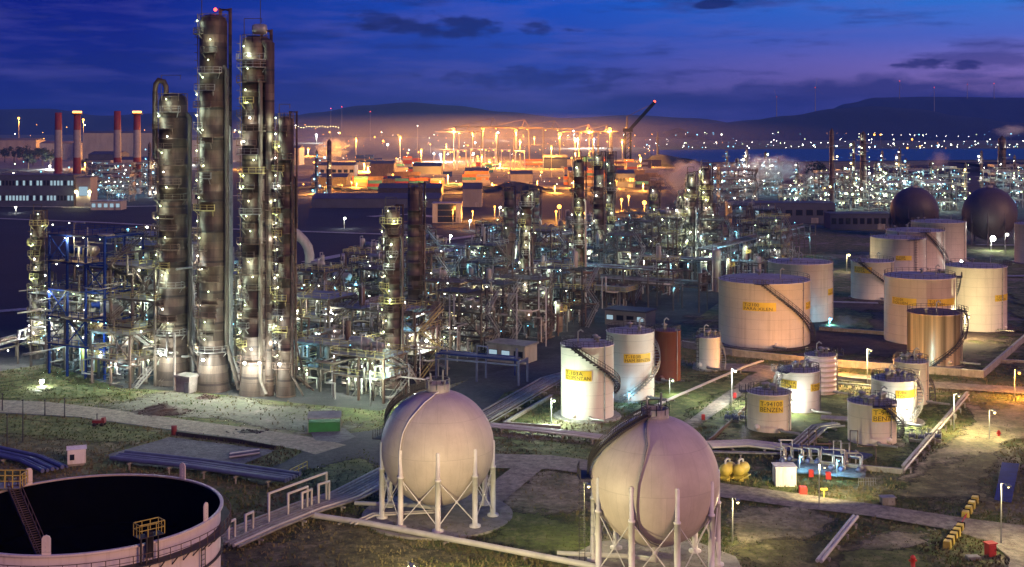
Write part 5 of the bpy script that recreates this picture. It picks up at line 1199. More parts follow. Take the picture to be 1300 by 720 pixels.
a, b = G(1219, 673), G(1227, 659); mb = MB(); mb.tube([(0, 0, .6), (b - a) + Vector((0, 0, .7))], .09, 6); mb.bar((.1, 0, 0), (.1, 0, .6), .12); mb.bar(b - a - Vector((.1, 0, 0)), b - a + Vector((-.1, 0, .65)), .12); single(mb, 'barrier_bar', 'red', a, 'thin reddish bar across the road between the two rows of blocks', 'barrier')
# valves along pipes in the tank farm
def valve(p, label, mat='bluepipe'):
    T = thing('valve_set', p, label, 'valve', 'valve sets', RZ)
    for dx in (-1.2, .4):
        mb = MB(); mb.lathe([(.01, -.5), (.5, -.5), (.5, -.38), (.3, -.36), (.34, 0), (.3, .36), (.5, .38), (.5, .5), (.01, .5)], 12, (dx, 0, 1.1), 'x'); mb.bar((dx, 0, 1.1), (dx, 0, 2.1), .14); mb.build('valve_body', mat, T)
        mb = MB(); mb.lathe([(.42, 2.05), (.5, 2.1), (.42, 2.15), (.36, 2.1), (.42, 2.05)], 14, (dx, 0, 0)); mb.bar((dx - .45, 0, 2.1), (dx + .45, 0, 2.1), .07); mb.build('hand_wheel', 'galv', T)
    mb = MB(); mb.box((-.4, 0, .25), (2.6, .5, .5)); mb.build('support', 'concrete', T)
valve(G(1167, 562), 'valve set left of the white bund pipe at its middle'); valve(G(1188, 561), 'valve set right of the white bund pipe at its middle')
valve(G(932, 538), 'left blue valve set beside the pale path by the left benzene tank'); valve(G(941, 537), 'right blue valve set beside the pale path by the left benzene tank')
# pump manifold
rgp = random.Random(3); c1_, c2_ = G(990, 592), G(1100, 606)
sheet('pump_slab', [(985, 588), (1100, 600), (1098, 612), (985, 603)], 'slab')
for i in range(9):
    p = c1_.lerp(c2_, (i + .5) / 9) + Vector((0, rgp.uniform(0, 5), .02)); pump(p, RZ + PI / 2)
for i in range(8): piperun(c1_.lerp(c2_, (i + .5) / 8) + Vector((0, rgp.uniform(2, 7), 0)), rgp, 0, .45)
street_lamp(1062, 582, 606, 'cool', 650, 'short lamp post with a cool lamp over the pump area', r=.22, arm=.5)
street_lamp(1015, 577, 600, 'cool', 450, 'short lamp post with a cool lamp behind the white cabin', r=.22, arm=.5)
def lattice_fence(x, yb, w, label):
    D = dep(yb); mb = MB(); mb.rail([(0, 0, 0), (w, 0, 0)], 1.2, .35, .06); single(mb, 'railing', 'galv', ((x - CX) / F * D, D, 0), label, 'railing')
lattice_fence(1090, 617, 2.6, 'short pale railing at the right end of the pump slab')
lattice_fence(290, 678, 6, 'pale railing across the pipe track beside the open tank')

# ------------------------------------------------------------------ grass tufts and stones, only where the ground sheets are unpaved
def inside(x, y, P):
    c = False; n = len(P)
    for i in range(n):
        (x0, y0), (x1, y1) = P[i], P[i - 1]
        if (y0 > y) != (y1 > y) and x < (x1 - x0) * (y - y0) / (y1 - y0) + x0: c = not c
    return c
def cover(x, y):
    m = None
    for mat, P, z in POLY:
        if inside(x, y, P): m = mat
    return m
rt = random.Random(77); tuf = {'grass_tufts': MB(), 'dry_tufts': MB(), 'stones': MB()}
k = 0
for i in range(52000):
    D = 152 * (300 / 152) ** rt.random(); x = rt.uniform(-.44, .44) * D; m = cover(x, D)
    if m in ('road', 'asphalt', 'slab', 'pad', 'blue', 'dikefloor', 'concrete'): continue
    c = math.sin(x * .31 + 2 * math.sin(D * .11)) + math.sin(D * .23 + x * .07) + rt.gauss(0, .7)
    kind = 'grass_tufts' if (m == 'grass' and c > -.9) or c > 1.1 else 'dry_tufts' if m in ('olive', None, 'grass') or c > .3 else 'stones'
    if m == 'yard' and rt.random() < .6: continue
    b = tuf[kind]; h = rt.uniform(.12, .5) * (1.5 if rt.random() < .06 else 1)
    if kind == 'stones' and rt.random() < .45: kind = 'dry_tufts'; b = tuf[kind]
    if kind == 'stones':
        if rt.random() < .5: continue
        h *= .5; a = rt.uniform(0, 3); b.box((x, D, h * .25), (h * rt.uniform(.7, 1.6), h * rt.uniform(.7, 1.3), h * .6), a); continue
    for j in range(4):
        a = rt.uniform(0, 6.28); w = rt.uniform(.05, .13); dx, dy = math.cos(a), math.sin(a); l = rt.uniform(.1, .35)
        b.add([(x - dy * w, D + dx * w, .02), (x + dy * w, D - dx * w, .02), (x + dx * l, D + dy * l, h)], [(0, 1, 2)])
MT['tuft'] = M('tuft_green', (.1, .13, .028), .6, .85, 0, .12); MT['drytuft'] = M('tuft_dry', (.2, .17, .07), .6, .85, 0, .12); MT['stone'] = M('stone', (.3, .27, .22), .5, .9)
struct(tuf['grass_tufts'], 'grass', 'tuft', kind='stuff'); struct(tuf['dry_tufts'], 'dry_grass', 'drytuft', kind='stuff'); struct(tuf['stones'], 'stones', 'stone', kind='stuff')

# ------------------------------------------------------------------ far left: hall, chimneys, warehouses
D = dep(263); s = D / F
building(((45 - CX) * s, D + 12, 0), 96 * s, 22, 40 * s, 'long dark industrial hall with a row of lit windows, far left', 'wallblue', 'roofdark', (22, 2, 3.2), rz=0, lit=.6, lm='long dark hall', door=False)
T = building(((109 - CX) * s, D + 2, 0), 18 * s, 14, 38 * s, 'pale tower-like gatehouse with a bluish lit window at the end of the long hall', 'wall', 'roofdark', (1, 1, 6), rz=0, lit=1)
for dx in (-8.5, 8.5): bulb(T, (dx * s, -8, 20 * s), 'yellow', 1.1, 2500, .4)
D2 = dep(266); building(((138 - CX) * D2 / F, D2, 0), 38 * D2 / F, 12, 5.5, 'low yard canopy lit underneath right of the gatehouse', 'pale', 'galv', (5, 1, 2.5), rz=0, lit=.9)
building(((240 - CX) * dep(258) / F, dep(258), 0), 60 * dep(258) / F, 18, 9, 'pale low warehouse glimpsed behind the front columns', 'pale', 'galv', (6, 1, 2.5), rz=0, lit=.4)
for i, (x, yt, top) in enumerate(((74, 143, 0), (98, 142, 1), (149, 141, 0), (174, 142, 1))):
    D = dep(246); s = D / F; h = zat(yt, D); r = 4.6 * s
    T = thing('striped_chimney', ((x - CX) * s, D, 0), ('leftmost red and white chimney, top unlit', 'red and white chimney with a glowing ring on top, left pair', 'red and white chimney with unlit top, right pair', 'rightmost red and white chimney with a glowing ring on top')[i], 'chimney', 'red and white chimneys', 0, ('striped chimneys' if i == 2 else None))
    zz = [0, h * .25, h * .42, h * .62, h * .8, h]
    hs = [0, zat(235, D), zat(202, D), zat(183, D) + 0, h]
    seg = [(0, zat(228, D), 'whitestack'), (zat(228, D), zat(200, D), 'redstack'), (zat(200, D), zat(165, D), 'whitestack'), (zat(165, D), h, 'redstack')]
    for (z0, z1, m) in seg:
        f = lambda z: r * (1.15 - .25 * z / h); mb = MB(); mb.lathe([(f(z0), z0), (f(z1), z1)] + ([(f(z1) * .7, z1), (f(z1) * .7, z1 - 3)] if z1 == h else []), 20); mb.build('stack_band', m, T)
    if top:
        mb = MB(); mb.arc(r * .95, r * 1.5, h - 2.2, h - 1.2, 0, 359.9, 18); mb.build('ring_walkway', 'dark', T)
        mb = MB(); mb.arc(r * .96, r * 1.2, h - .9, h + .5, 0, 359.9, 18); mb.build('lamp_ring', EM['sodium'], T)
for i, (x0, x1, y0, yb, m) in enumerate(((-30, 46, 178, 200, 'wall'), (50, 96, 182, 203, 'pale'), (105, 205, 169, 204, 'wall'), (112, 150, 196, 222, 'wallblue'), (208, 320, 178, 206, 'wall'), (150, 204, 203, 222, 'pale'), (318, 380, 188, 210, 'pale'))):
    D = dep(yb); s = D / F
    building((((x0 + x1) / 2 - CX) * s, D + 20, 0), (x1 - x0) * s, 40, (yb - y0) * s, ('wide warehouse lit orange at the far left edge', 'short orange-lit warehouse behind the leftmost chimney', 'long warehouse lit orange behind the four chimneys', 'dark shed below the long warehouse between the chimney pairs', 'long orange-lit warehouse seen between the front columns', 'pale shed right of the right chimney pair', 'orange-lit shed just right of the slim front-row column')[i], m, 'roofdark', None, rz=0, name='warehouse', cat='warehouse', group='far warehouses', gable=3)
D = dep(276); s = D / F
building(((568 - CX) * dep(282) / F, dep(282), 0), 16, 14, 24 * dep(282) / F, 'boxy silo house lit bright orange right of the bare column', 'pale', 'galv', (1, 3, 3), rz=0, name='silo', cat='silo', lm='orange-lit silo')
building(((600 - CX) * dep(262) / F, dep(262), 0), 24 * dep(262) / F, 16, 12, 'grey gabled hall behind the orange-lit silo', 'wall', 'roofdark', None, rz=0, name='warehouse', cat='warehouse', group='far warehouses', gable=4)
building(((480 - CX) * dep(262) / F, dep(262), 0), 160 * dep(262) / F, 30, 6, 'very long low dark shed across the field behind the bare column', 'wallblue', 'roofdark', None, rz=0, name='warehouse', cat='warehouse', group='far warehouses', gable=3)
building(((990 - CX) * dep(282) / F, dep(282), 0), 130 * dep(282) / F, 20, 11, 'long dark flat hall before the steam, left of the dark spheres', 'wallblue', 'roofdark', (10, 1, 3), rz=0, lit=.15, lm='long flat hall')
building(((1090 - CX) * dep(290) / F, dep(290), 0), 80 * dep(290) / F, 14, 8, 'low row of dark bays left of the left dark sphere', 'wallblue', 'roofdark', (9, 1, 3), rz=0, lit=0)

# ------------------------------------------------------------------ lit masts, containers and cranes of the port
def mast(x, yl, yb, k, p, label, r, group='port light masts', lm=None):
    D = dep(yb); h = zat(yl, D); T = thing('light_mast', ((x - CX) / F * D, D, 0), label, 'light mast', group, 0, lm, 'port light mast'); w = D / (F * .788) * .28
    mb = MB(); mb.tube([(0, 0, 0), (0, 0, h)], [w * 1.2, w * .7], 7); mb.build('pole', 'galv', T)
    mb = MB(); mb.lathe([(w, h - .5), (w * 3, h), (w * 3, h + .6), (w, h + .8)], 10); mb.build('head_frame', 'dark', T)
    bulb(T, (0, -w * 2, h - .2), k, r, p, 1., (0, -(r + 1) * .75, -(r + 1) * .85)); return T
rm = random.Random(21)
for (x, yl, yb, r) in ((24, 150, 196, 2.6), (106, 152, 200, 2.6), (452, 176, 205, 2.), (508, 174, 205, 2.6), (576, 164, 205, 3.), (613, 163, 200, 4.), (655, 166, 205, 2.8), (711, 170, 205, 4), (748, 166, 205, 2.6), (774, 164, 204, 4), (660, 178, 214, 2.4), (790, 178, 208, 2.4), (535, 190, 214, 2.2), (700, 186, 214, 2.2), (730, 176, 206, 2.4), (630, 170, 205, 2.4), (600, 168, 202, 2.4)):
    mast(x, yl, yb, 'sodium', 420000, None, r * .7 * dep(yb) / 2000)
for (x, yl, yb, r, p) in ((710, 262, 280, 2.2, 30000), (789, 253, 268, 1.6, 30000), (798, 249, 266, 1.6, 20000), (818, 257, 274, 2.4, 40000), (706, 268, 284, 1.2, 12000), (742, 270, 285, 1.1, 12000), (628, 262, 276, 1., 16000), (600, 268, 280, .9, 16000), (575, 266, 286, .8, 9000)):
    mast(x, yl, yb, 'sodium', p, None, r * .55, 'orange lamps behind the plant')
for i in range(46):
    x = rm.uniform(390, 830); y = rm.uniform(176, 236); mast(x, y - rm.uniform(6, 12), y, 'sodium' if rm.random() < .85 else 'white', 0 if i % 2 else 480000, None, dep(y) / (F * .788) * rm.uniform(.6, 1.1))
for i in range(14): x = rm.uniform(-10, 380); y = rm.uniform(190, 216); mast(x, y - rm.uniform(4, 9), y, 'sodium' if rm.random() < .7 else 'white', 120000 if i % 2 else 200000, None, dep(y) / (F * .788) * rm.uniform(.6, 1.))
for i in range(16): x = 396 + i * 28 + rm.uniform(-8, 8); y = rm.uniform(238, 248); mast(x, y - 9, y, 'sodium', 90000, None, dep(y) / (F * .788) * rm.uniform(.5, 1.), 'orange lamps in front of the port sheds')  # mast row added to light the shed fronts
# containers: one mesh per colour, every box its own object
cm = {}
for m in ('orange', 'teal', 'redstack', 'whitestack', 'blue', 'brown'):
    mb = MB(); mb.box((0, 0, 1.3), (12.2, 2.44, 2.6))
    for i in range(24): mb.box((-5.8 + i * .5, -1.24, 1.3), (.22, .06, 2.3))
    me = bpy.data.meshes.new('container'); me.from_pydata(mb.v, [], mb.f); me.materials.append(MT[m]); cm[m] = me
nc = 0
for i in range(62):
    x = rm.uniform(395, 830); y = rm.uniform(205, 238) if i % 2 else rm.uniform(232, 243)
    if 600 < x < 720 and y > 230: continue
    p = G(x, y); n = rm.choice((2, 3, 4)); m0 = rm.choice(list(cm))
    for j in range(n):
        for k2 in range(rm.choice((1, 2))):
            if nc >= 270: break
            o = bpy.data.objects.new('shipping_container', cm[rm.choice((m0, m0, rm.choice(list(cm))))]); COL.objects.link(o); o.location = (p.x + k2 * 12.6, p.y, .1 + j * 2.62)
            tag(o, None, 'container', 'shipping containers'); o['_d'] = 'shipping container'; nc += 1
for i, (x0, x1, y0, yb) in enumerate(((398, 450, 206, 226), (470, 500, 204, 224), (524, 560, 206, 232), (480, 560, 236, 250), (648, 676, 218, 234), (722, 744, 212, 236), (778, 806, 216, 238), (590, 620, 214, 230), (395, 440, 222, 238), (690, 720, 196, 214))):
    D = dep(yb); s = D / F
    building((((x0 + x1) / 2 - CX) * s, D + 15, 0), (x1 - x0) * s, 30, (yb - y0) * s * .8, ('orange-lit port shed, leftmost of the row beyond the field', 'wide orange-lit port shed left of the container stacks', 'narrow orange-lit port shed behind the bare column', 'low dark port shed in front of the others', 'port shed under the white gantries', 'reddish-lit port shed left of the dark twin columns', 'port shed right of the dark twin columns', 'port shed beside the container stacks', 'low front shed at the left end of the port', 'tall narrow port shed among the masts')[i], ('pale', 'brown', 'wallblue', 'dark', 'wall', 'brown', 'wallblue', 'orange', 'dark', 'wallblue')[i], 'roofdark', (7, 1, 3) if i in (0, 6) else None, rz=0, name='port_shed', cat='warehouse', group='port sheds', gable=3)
def gantry(x, yb, yt, w, label, mat, boom=0, name='gantry_crane', group='port gantries'):
    D = dep(yb); s = D / F; h = zat(yt, D); W = w * s; T = thing(name, ((x - CX) * s, D, 0), label, 'crane', group); b = max(.9, D / (F * .788) * .55)
    for sx_ in (-1, 1):
        for sy_ in (-1, 1): mb = MB(); mb.bar((sx_ * W / 2, sy_ * 9, 0), (sx_ * W / 2 * .9, sy_ * 9, h * .8), b); mb.build('leg', mat, T)
        mb = MB(); mb.bar((sx_ * W / 2 * .95, -9, h * .35), (sx_ * W / 2 * .95, 9, h * .35), b); mb.build('tie_beam', mat, T)
    mb = MB(); mb.bar((-W / 2 - boom * s, 0, h * .8), (W / 2 + boom * s * .4, 0, h * .8), b * 1.4, b * 1.6); mb.bar((-W / 2, -9, h * .79), (-W / 2, 9, h * .79), b); mb.bar((W / 2, -9, h * .79), (W / 2, 9, h * .79), b); mb.build('girder', mat, T)
    if boom:
        mb = MB(); mb.bar((0, 0, h * .8), (W * .2, 0, h), b); mb.bar((W * .2, 0, h), (-W / 2 - boom * s * .9, 0, h * .81), b * .5); mb.bar((W * .2, 0, h), (W / 2, 0, h * .8), b * .5); mb.build('apex_stay', mat, T)
    mb = MB(); mb.box((W * .2, 0, h * .8 - b * 1.6), (b * 3, 5, b * 1.8)); mb.build('cab', mat, T)
    for q in (-.35, .35): bulb(T, (W * q, -9.5, h * .76), 'sodium', b * .8, 0)
    return T
for i, (x, yb, yt, w, bm) in enumerate(((592, 205, 158, 20, 30), (622, 206, 150, 22, 36), (662, 204, 152, 20, 40), (700, 205, 153, 22, 40), (744, 205, 158, 18, 20), (768, 204, 158, 18, 18))):
    gantry(x, yb, yt, w, ('quay crane at the left end of the port', 'dark quay crane with a raised apex, second from left', 'quay crane at the middle of the port with long boom', 'quay crane with boom pointing left, right of the middle one', 'quay crane left of the tall luffing crane pair', 'rightmost quay crane, close to the luffing crane')[i], 'dark' if i % 2 else 'brown', bm, 'quay_crane', 'quay cranes')
for i, (x, yb, yt, w) in enumerate(((570, 214, 186, 14), (586, 216, 184, 12), (604, 215, 182, 14), (622, 217, 182, 14), (642, 215, 184, 12), (660, 214, 186, 13))):
    gantry(x, yb, yt, w, f'white yard gantry in the orange port, {("leftmost", "second", "third", "fourth", "fifth", "rightmost")[i]} of six', 'white')
D = dep(208); s = D / F; T = thing('luffing_crane', ((797 - CX) * s, D, 0), 'tall dark luffing crane with its jib raised to the right', 'crane', None, 0, 'luffing crane')
hb = zat(168, D)
for dx in (-3.4 * s, 3.4 * s): mb = MB(); mb.bar((dx, 0, 0), (dx, 0, hb), 2.6); mb.build('leg', 'black', T)
mb = MB()
for i in range(7): z = hb * i / 7; mb.bar((-3.4 * s, 0, z), (3.4 * s, 0, z + hb / 7), .9)
mb.build('lattice', 'black', T)
mb = MB(); mb.box((0, 0, hb + 3), (12 * s, 8, 5)); mb.build('machine_house', 'black', T)
mb = MB(); mb.bar((2 * s, 0, hb + 3), (34 * s, 0, zat(130, D)), 3.6, 4.4); mb.build('jib', 'black', T)
mb = MB(); mb.bar((-1 * s, 0, hb + 3), (-1 * s, 0, zat(148, D)), 2); mb.bar((-1 * s, 0, zat(148, D)), (33 * s, 0, zat(131, D)), .6); mb.build('mast', 'dark', T)
bulb(T, (34 * s, 0, zat(129, D)), 'red', 1.8)
D = dep(206); s = D / F; T = thing('lattice_tower', ((835 - CX) * s, D, 0), 'slender dark tower with flared foot on the spit by the water', 'tower')
mb = MB(); mb.lathe([(5 * s, 0), (1.6 * s, zat(196, D)), (.9 * s, zat(170, D)), (.01, zat(166, D))], 8); mb.build('shaft', 'dark', T)
mb = MB(); mb.arc(1 * s, 2.2 * s, zat(176, D), zat(175, D), 0, 359.9, 10); mb.build('gallery', 'dark', T)

# ------------------------------------------------------------------ far refinery on the right
def far_unit(x, yt, yb, w, label, k='green', n=8, mat='column_dark', lm=None, p=1600):
    D = dep(yb); s = D / F; h = zat(yt, D); r = w / 2 * s; T = thing('refinery_tower', ((x - CX) * s, D, 0), label, 'column', 'far refinery towers', 0, lm, 'distant refinery tower'); rr = random.Random(int(x)); b = D / (F * .788)
    mb = MB(); mb.lathe([(r * 1.15, 0), (r, h * .1), (r, h * .5), (r * .85, h * .52), (r * .8, h * .95), (.01, h)], 16); mb.build('shell', mat, T)
    for i in range(n):
        z = h * (.06 + .9 * i / n) + rr.uniform(-1, 1); a = rr.choice((-60, -30, 20, 60)); mb = MB(); mb.arc(r * .8, r + 2, z - .3, z, a - 70, a + 70); mb.build('platform', 'galv', T)
        bulb(T, pol(a, r + 1.6, z + 2), k if rr.random() < .6 else rr.choice(('white', 'cool', 'yellow')), b * rr.choice((.26, .36, .5, .9)), p if i % 3 == 0 else 0, .5)
    return T
for a in ((1056, 162, 268, 7, 'tall slender striped stack left of the far refinery', 'white', 5), (1096, 166, 262, 9, 'tallest dark far refinery column, hung with green-white lamps', 'green', 13), (1084, 178, 264, 4, None, 'green', 11), (1126, 215, 262, 6, None, 'green', 12), (1142, 188, 258, 5, None, 'white', 9), (1170, 212, 258, 7, 'far yellow-lit column left of the far dark gap', 'yellow', 6), (1181, 205, 256, 4, None, 'green', 8), (1246, 190, 258, 4, None, 'white', 8), (1272, 172, 262, 12, 'thick brown stack with smoke at the far right', 'green', 7), (948, 188, 246, 5, None, 'white', 10), (923, 190, 244, 4, None, 'cool', 7), (972, 192, 244, 5, None, 'green', 9), (903, 206, 244, 5, None, 'white', 7), (936, 200, 246, 6, None, 'green', 8), (1112, 205, 262, 5, None, 'green', 9), (1160, 222, 258, 5, None, 'cool', 7), (1070, 210, 264, 5, None, 'green', 8), (1288, 196, 262, 4, None, 'white', 6), (1012, 206, 250, 5, None, 'green', 8), (988, 200, 246, 4, None, 'cool', 8), (914, 214, 244, 6, None, 'green', 7), (1206, 214, 258, 5, None, 'cool', 7), (1226, 206, 258, 4, None, 'green', 8), (1150, 200, 258, 4, None, 'cool', 8), (1044, 214, 262, 5, None, 'green', 7), (1120, 190, 262, 4, None, 'cool', 9), (418, 176, 252, 7, 'slender lit tower in steam right of the slim front-row column', 'cool', 6), (402, 190, 250, 5, None, 'cool', 7), (200, 176, 250, 6, None, 'cool', 6), (190, 180, 250, 5, None, 'cool', 6)): far_unit(*a)
for i in range(26):
    x = rm.uniform(1030, 1200) if i < 12 else rm.uniform(890, 1010) if i < 18 else rm.uniform(1200, 1300) if i < 21 else rm.uniform(110, 210); y = rm.uniform(246, 268) if x > 890 else rm.uniform(236, 256)
    frame(G(x, y), rm.uniform(14, 26), 12, [6 * (j + 1) for j in range(rm.choice((2, 3, 4)))], rm.choice(('beam', 'grey')), 'galv', 'galv', 7, None, None, 'cool' if x < 300 else rm.choice(('green', 'white', 'green')), 1500, 'distant steel frame', 0, 3, 'far steel frames')
# ------------------------------------------------------------------ lamps of the far shore, hills and masts on the skyline
def far_lamp(x, y, D, k, sc=1., label=None, group='lamps on the far shore', desc='small lamp'):
    D = min(D, dep(y, 3) if y > 162 else D); z = zat(y, D); b = D / (F * .788); mb_ = SHORE.setdefault(k, None)
    if mb_ is None:
        m = MB(); m.sph((0, 0, 0), 1, 8, 6); nf = len(m.f); m.tube([(0, 0, -.5), (0, 0, -13)], [.1, .2], 5); me = bpy.data.meshes.new('shore_lamp'); me.from_pydata(m.v, [], m.f); me.materials.append(EM[k]); me.materials.append(MT['galv']); me.polygons.foreach_set('material_index', [0] * nf + [1] * (len(m.f) - nf)); SHORE[k] = me
    o = bpy.data.objects.new('shore_lamp', SHORE[k]); COL.objects.link(o); o.location = ((x - CX) / F * D, D, z); r = b * .55 * sc; o.scale = (r, r, r)
    tag(o, label, 'lamp', group); o['_d'] = desc; return o
SHORE = {}
for i in range(100): far_lamp(rm.uniform(385, 832), rm.choice((rm.uniform(166, 190), rm.uniform(180, 215), rm.uniform(190, 238))), rm.uniform(1500, 2100), 'sodium' if rm.random() < .85 else 'white', rm.choice((.25, .35, .5, .7, 1.2)), None, 'small lamps of the port', 'port lamp')
mb = MB()
for i in range(190):                                       # the many smaller lamps beyond the three hundred built singly
    x, y = (rm.uniform(385, 832), rm.uniform(166, 236)) if i < 130 else (rm.uniform(815, 1310), rm.uniform(176, 188)); D = min(rm.uniform(1500, 2100) if i < 130 else rm.uniform(3000, 3500), dep(y, 3)); mb.sph(((x - CX) / F * D, D, zat(y, D)), D / (F * .788) * rm.uniform(.12, .3), 6, 4)
o = mb.build('distant_lights', EM['sodium']); o['kind'] = 'stuff'; o.data.materials.append(EM['white']); nf = len(o.data.polygons); o.data.polygons.foreach_set('material_index', [1 if (i // (nf // 190)) % 4 == 0 or i // (nf // 190) > 135 else 0 for i in range(nf)])
for i in range(92):
    x = rm.uniform(815, 1310); y = rm.choice((rm.uniform(168, 172), rm.uniform(176, 188), rm.uniform(182, 188), rm.uniform(182, 188)))
    far_lamp(x, y, rm.uniform(3000, 3500), rm.choice(('white', 'cool', 'cool', 'cool', 'green', 'white')), rm.choice((.22, .3, .4, .55, .9)))
for x in range(1048, 1240, 14): far_lamp(x + rm.uniform(-2, 2), 169 + (x - 1048) * .025, 3700, 'sodium' if x < 1090 else 'white', rm.choice((.28, .36, .45)), None, 'row of lamps above the far shore', 'road lamp')
for (x, y, sc) in ((1110, 171, 1.6), (1118, 171, 1.4), (1158, 177, 1.5), (1168, 186, 1.3), (1152, 188, 1.3)): far_lamp(x, y, 3300, 'sodium', sc)
for i in range(34): far_lamp(rm.uniform(0, 470), rm.uniform(158, 176), rm.uniform(3600, 4400), rm.choice(('sodium', 'white', 'sodium')), rm.uniform(.4, .8), None, 'town lamps under the left hills', 'town lamp')
for i in range(18): far_lamp(372 + i * 3.4, 161 + rm.uniform(-1.5, 1.5), 4200, 'yellow', .6, None, 'town lamps under the left hills', 'town lamp')
for i in range(26): far_lamp(rm.uniform(0, 200), rm.uniform(205, 240), rm.uniform(1050, 1300), rm.choice(('cool', 'cool', 'white', 'green')), rm.uniform(.7, 1.2), None, 'lamps among the far left works', 'works lamp')
def turbine(x, yt, yb, D, label):
    h = zat(yt, D) - zat(yb, D); s = D / F; T = thing('wind_turbine', ((x - CX) * s, D, zat(yb, D) - 8), label, 'wind turbine', 'wind turbines on the ridge'); w = D / (F * .788) * .3
    mb = MB(); mb.tube([(0, 0, 0), (0, 0, h + 8)], [w * 1.3, w * .7], 8); mb.build('tower', 'grey', T)
    mb = MB(); mb.box((0, 0, h + 8.5), (w * 2, w * 4, w * 2)); mb.build('nacelle', 'grey', T)
    a0 = rm.uniform(0, 120); L = h * .45
    for k in range(3): a = math.radians(a0 + 120 * k); mb = MB(); mb.bar((0, -w * 2.4, h + 8.5), (L * math.cos(a), -w * 2.4, h + 8.5 + L * math.sin(a)), w * .7, w * .3); mb.build('blade', 'grey', T)
    bulb(T, (0, 0, h + 8.5 + w * 2), 'red', w * .9)
for a in ((1035, 112, 141, 5200, 'wind turbine on the right hill, second from left'), (986, 124, 149, 5200, 'wind turbine low on the left slope of the right hill'), (1142, 104, 124, 7300, 'wind turbine on the rear right ridge, left of the last two'), (1186, 112, 140, 5300, 'wind turbine on the right shoulder of the right hill'), (1228, 108, 124, 7300, 'wind turbine on the rear right ridge beside the pink sky'), (1262, 107, 124, 7300, 'rightmost wind turbine on the rear ridge')): turbine(*a)
for (x, yt, yb, D, lab) in ((420, 138, 170, 4300, 'slender skyline mast, left one of the pair by the left hill'), (434, 136, 170, 4300, 'slender skyline mast, right one of the pair by the left hill'), (530, 160, 200, 2300, 'slender mast with white lamp left of the port'), (470, 142, 168, 4300, 'slender skyline mast before the middle hill')):
    s = D / F; h = zat(yt, D); T = thing('radio_mast', ((x - CX) * s, D, 0), lab, 'mast'); w = D / (F * .788) * .22
    mb = MB(); mb.tube([(0, 0, 0), (0, 0, h)], [w * 1.5, w * .6], 6); mb.build('pole', 'grey', T); bulb(T, (0, 0, h + w), 'red' if D > 4000 else 'white', w * 1.6)
# trees
def tree(x, yb, hpx, label, group='trees by the far left works'):
    D = dep(yb); s = D / F; h = hpx * s; T = thing('tree', ((x - CX) * s, D, 0), label, 'tree', group, 0, None, 'dark bushy tree'); rr = random.Random(int(x * 3))
    mb = MB(); mb.tube([(0, 0, 0), (.2, 0, h * .3), (0, .2, h * .55)], [h * .04, h * .03, h * .015], 7)
    for i in range(5): a = rr.uniform(0, 6.28); mb.tube([(0, 0, h * rr.uniform(.25, .45)), (h * .2 * math.cos(a), h * .2 * math.sin(a), h * rr.uniform(.5, .75))], [h * .02, h * .006], 5)
    mb.build('trunk', 'bark', T); mb = MB()
    cl = [(Vector((rr.uniform(-.3, .3), rr.uniform(-.3, .3), rr.uniform(.4, .85))) * h, rr.uniform(.1, .2) * h) for _ in range(13)]
    for c, r in cl:
        for i in range(70):
            d = Vector((rr.gauss(0, 1), rr.gauss(0, 1), rr.gauss(0, 1))).normalized() * r * rr.uniform(.5, 1.05); p = c + d; q = Vector((rr.uniform(-1, 1), rr.uniform(-1, 1), rr.uniform(-1, 1))).normalized() * h * .035; e = q.cross(d).normalized() * h * .022
            mb.add([p - q, p + e, p + q, p - e], [(0, 1, 2, 3)])
    mb.build('crown', 'leaf', T)
for i, (x, yb, h) in enumerate(((6, 206, 20), (18, 207, 22), (30, 208, 24), (42, 210, 25), (54, 212, 26), (64, 214, 24), (110, 216, 16), (122, 218, 14), (135, 217, 15), (36, 214, 20))): tree(x, yb, h, None)
for i, (x, yb, h) in enumerate(((1040, 250, 46), (1030, 252, 26), (1052, 252, 20))): tree(x, yb, h, ('tall dark tree left of the striped far stack', 'low dark tree left of the tall tree', 'small dark tree at the foot of the striped far stack')[i])
# ------------------------------------------------------------------ steam and air
def steam(x, y, D, w, h, dens, sc, label=None, lean=0., seed=0.):
    m = bpy.data.materials.new('steam'); m.use_nodes = True; t = m.node_tree; t.nodes.clear(); o = t.nodes.new('ShaderNodeOutputMaterial'); v = t.nodes.new('ShaderNodeVolumePrincipled'); t.links.new(v.outputs[0], o.inputs[1])
    tc = t.nodes.new('ShaderNodeTexCoord'); ob = tc.outputs['Object']
    n = noise(t, ob, sc, 5, .6, (1 / w * 2, 1 / w * 2, 2 / h)); gr = node(t, 'VectorMath', operation='LENGTH')
    vm = node(t, 'VectorMath', operation='MULTIPLY'); t.links.new(ob, vm.inputs[0]); vm.inputs[1].default_value = (2 / w, 2 / w, 2 / h); t.links.new(vm.outputs[0], gr.inputs[0])
    f = val(t, 'SUBTRACT', val(t, 'ADD', val(t, 'MULTIPLY', n, 1.6), -.25), gr.outputs['Value'])
    t.links.new(val(t, 'MULTIPLY', val(t, 'MAXIMUM', f, 0.), dens), v.inputs['Density']); v.inputs['Color'].default_value = (.9, .9, .92, 1); v.inputs['Anisotropy'].default_value = .2
    mb = MB(); mb.box((0, 0, 0), (w, w, h)); z = zat(y, D); p = ((x - CX) / F * D, D, max(z, h / 2 + .3))
    o = mb.build('steam', m, None, p); o['kind'] = 'stuff'; return o
STEAM = True
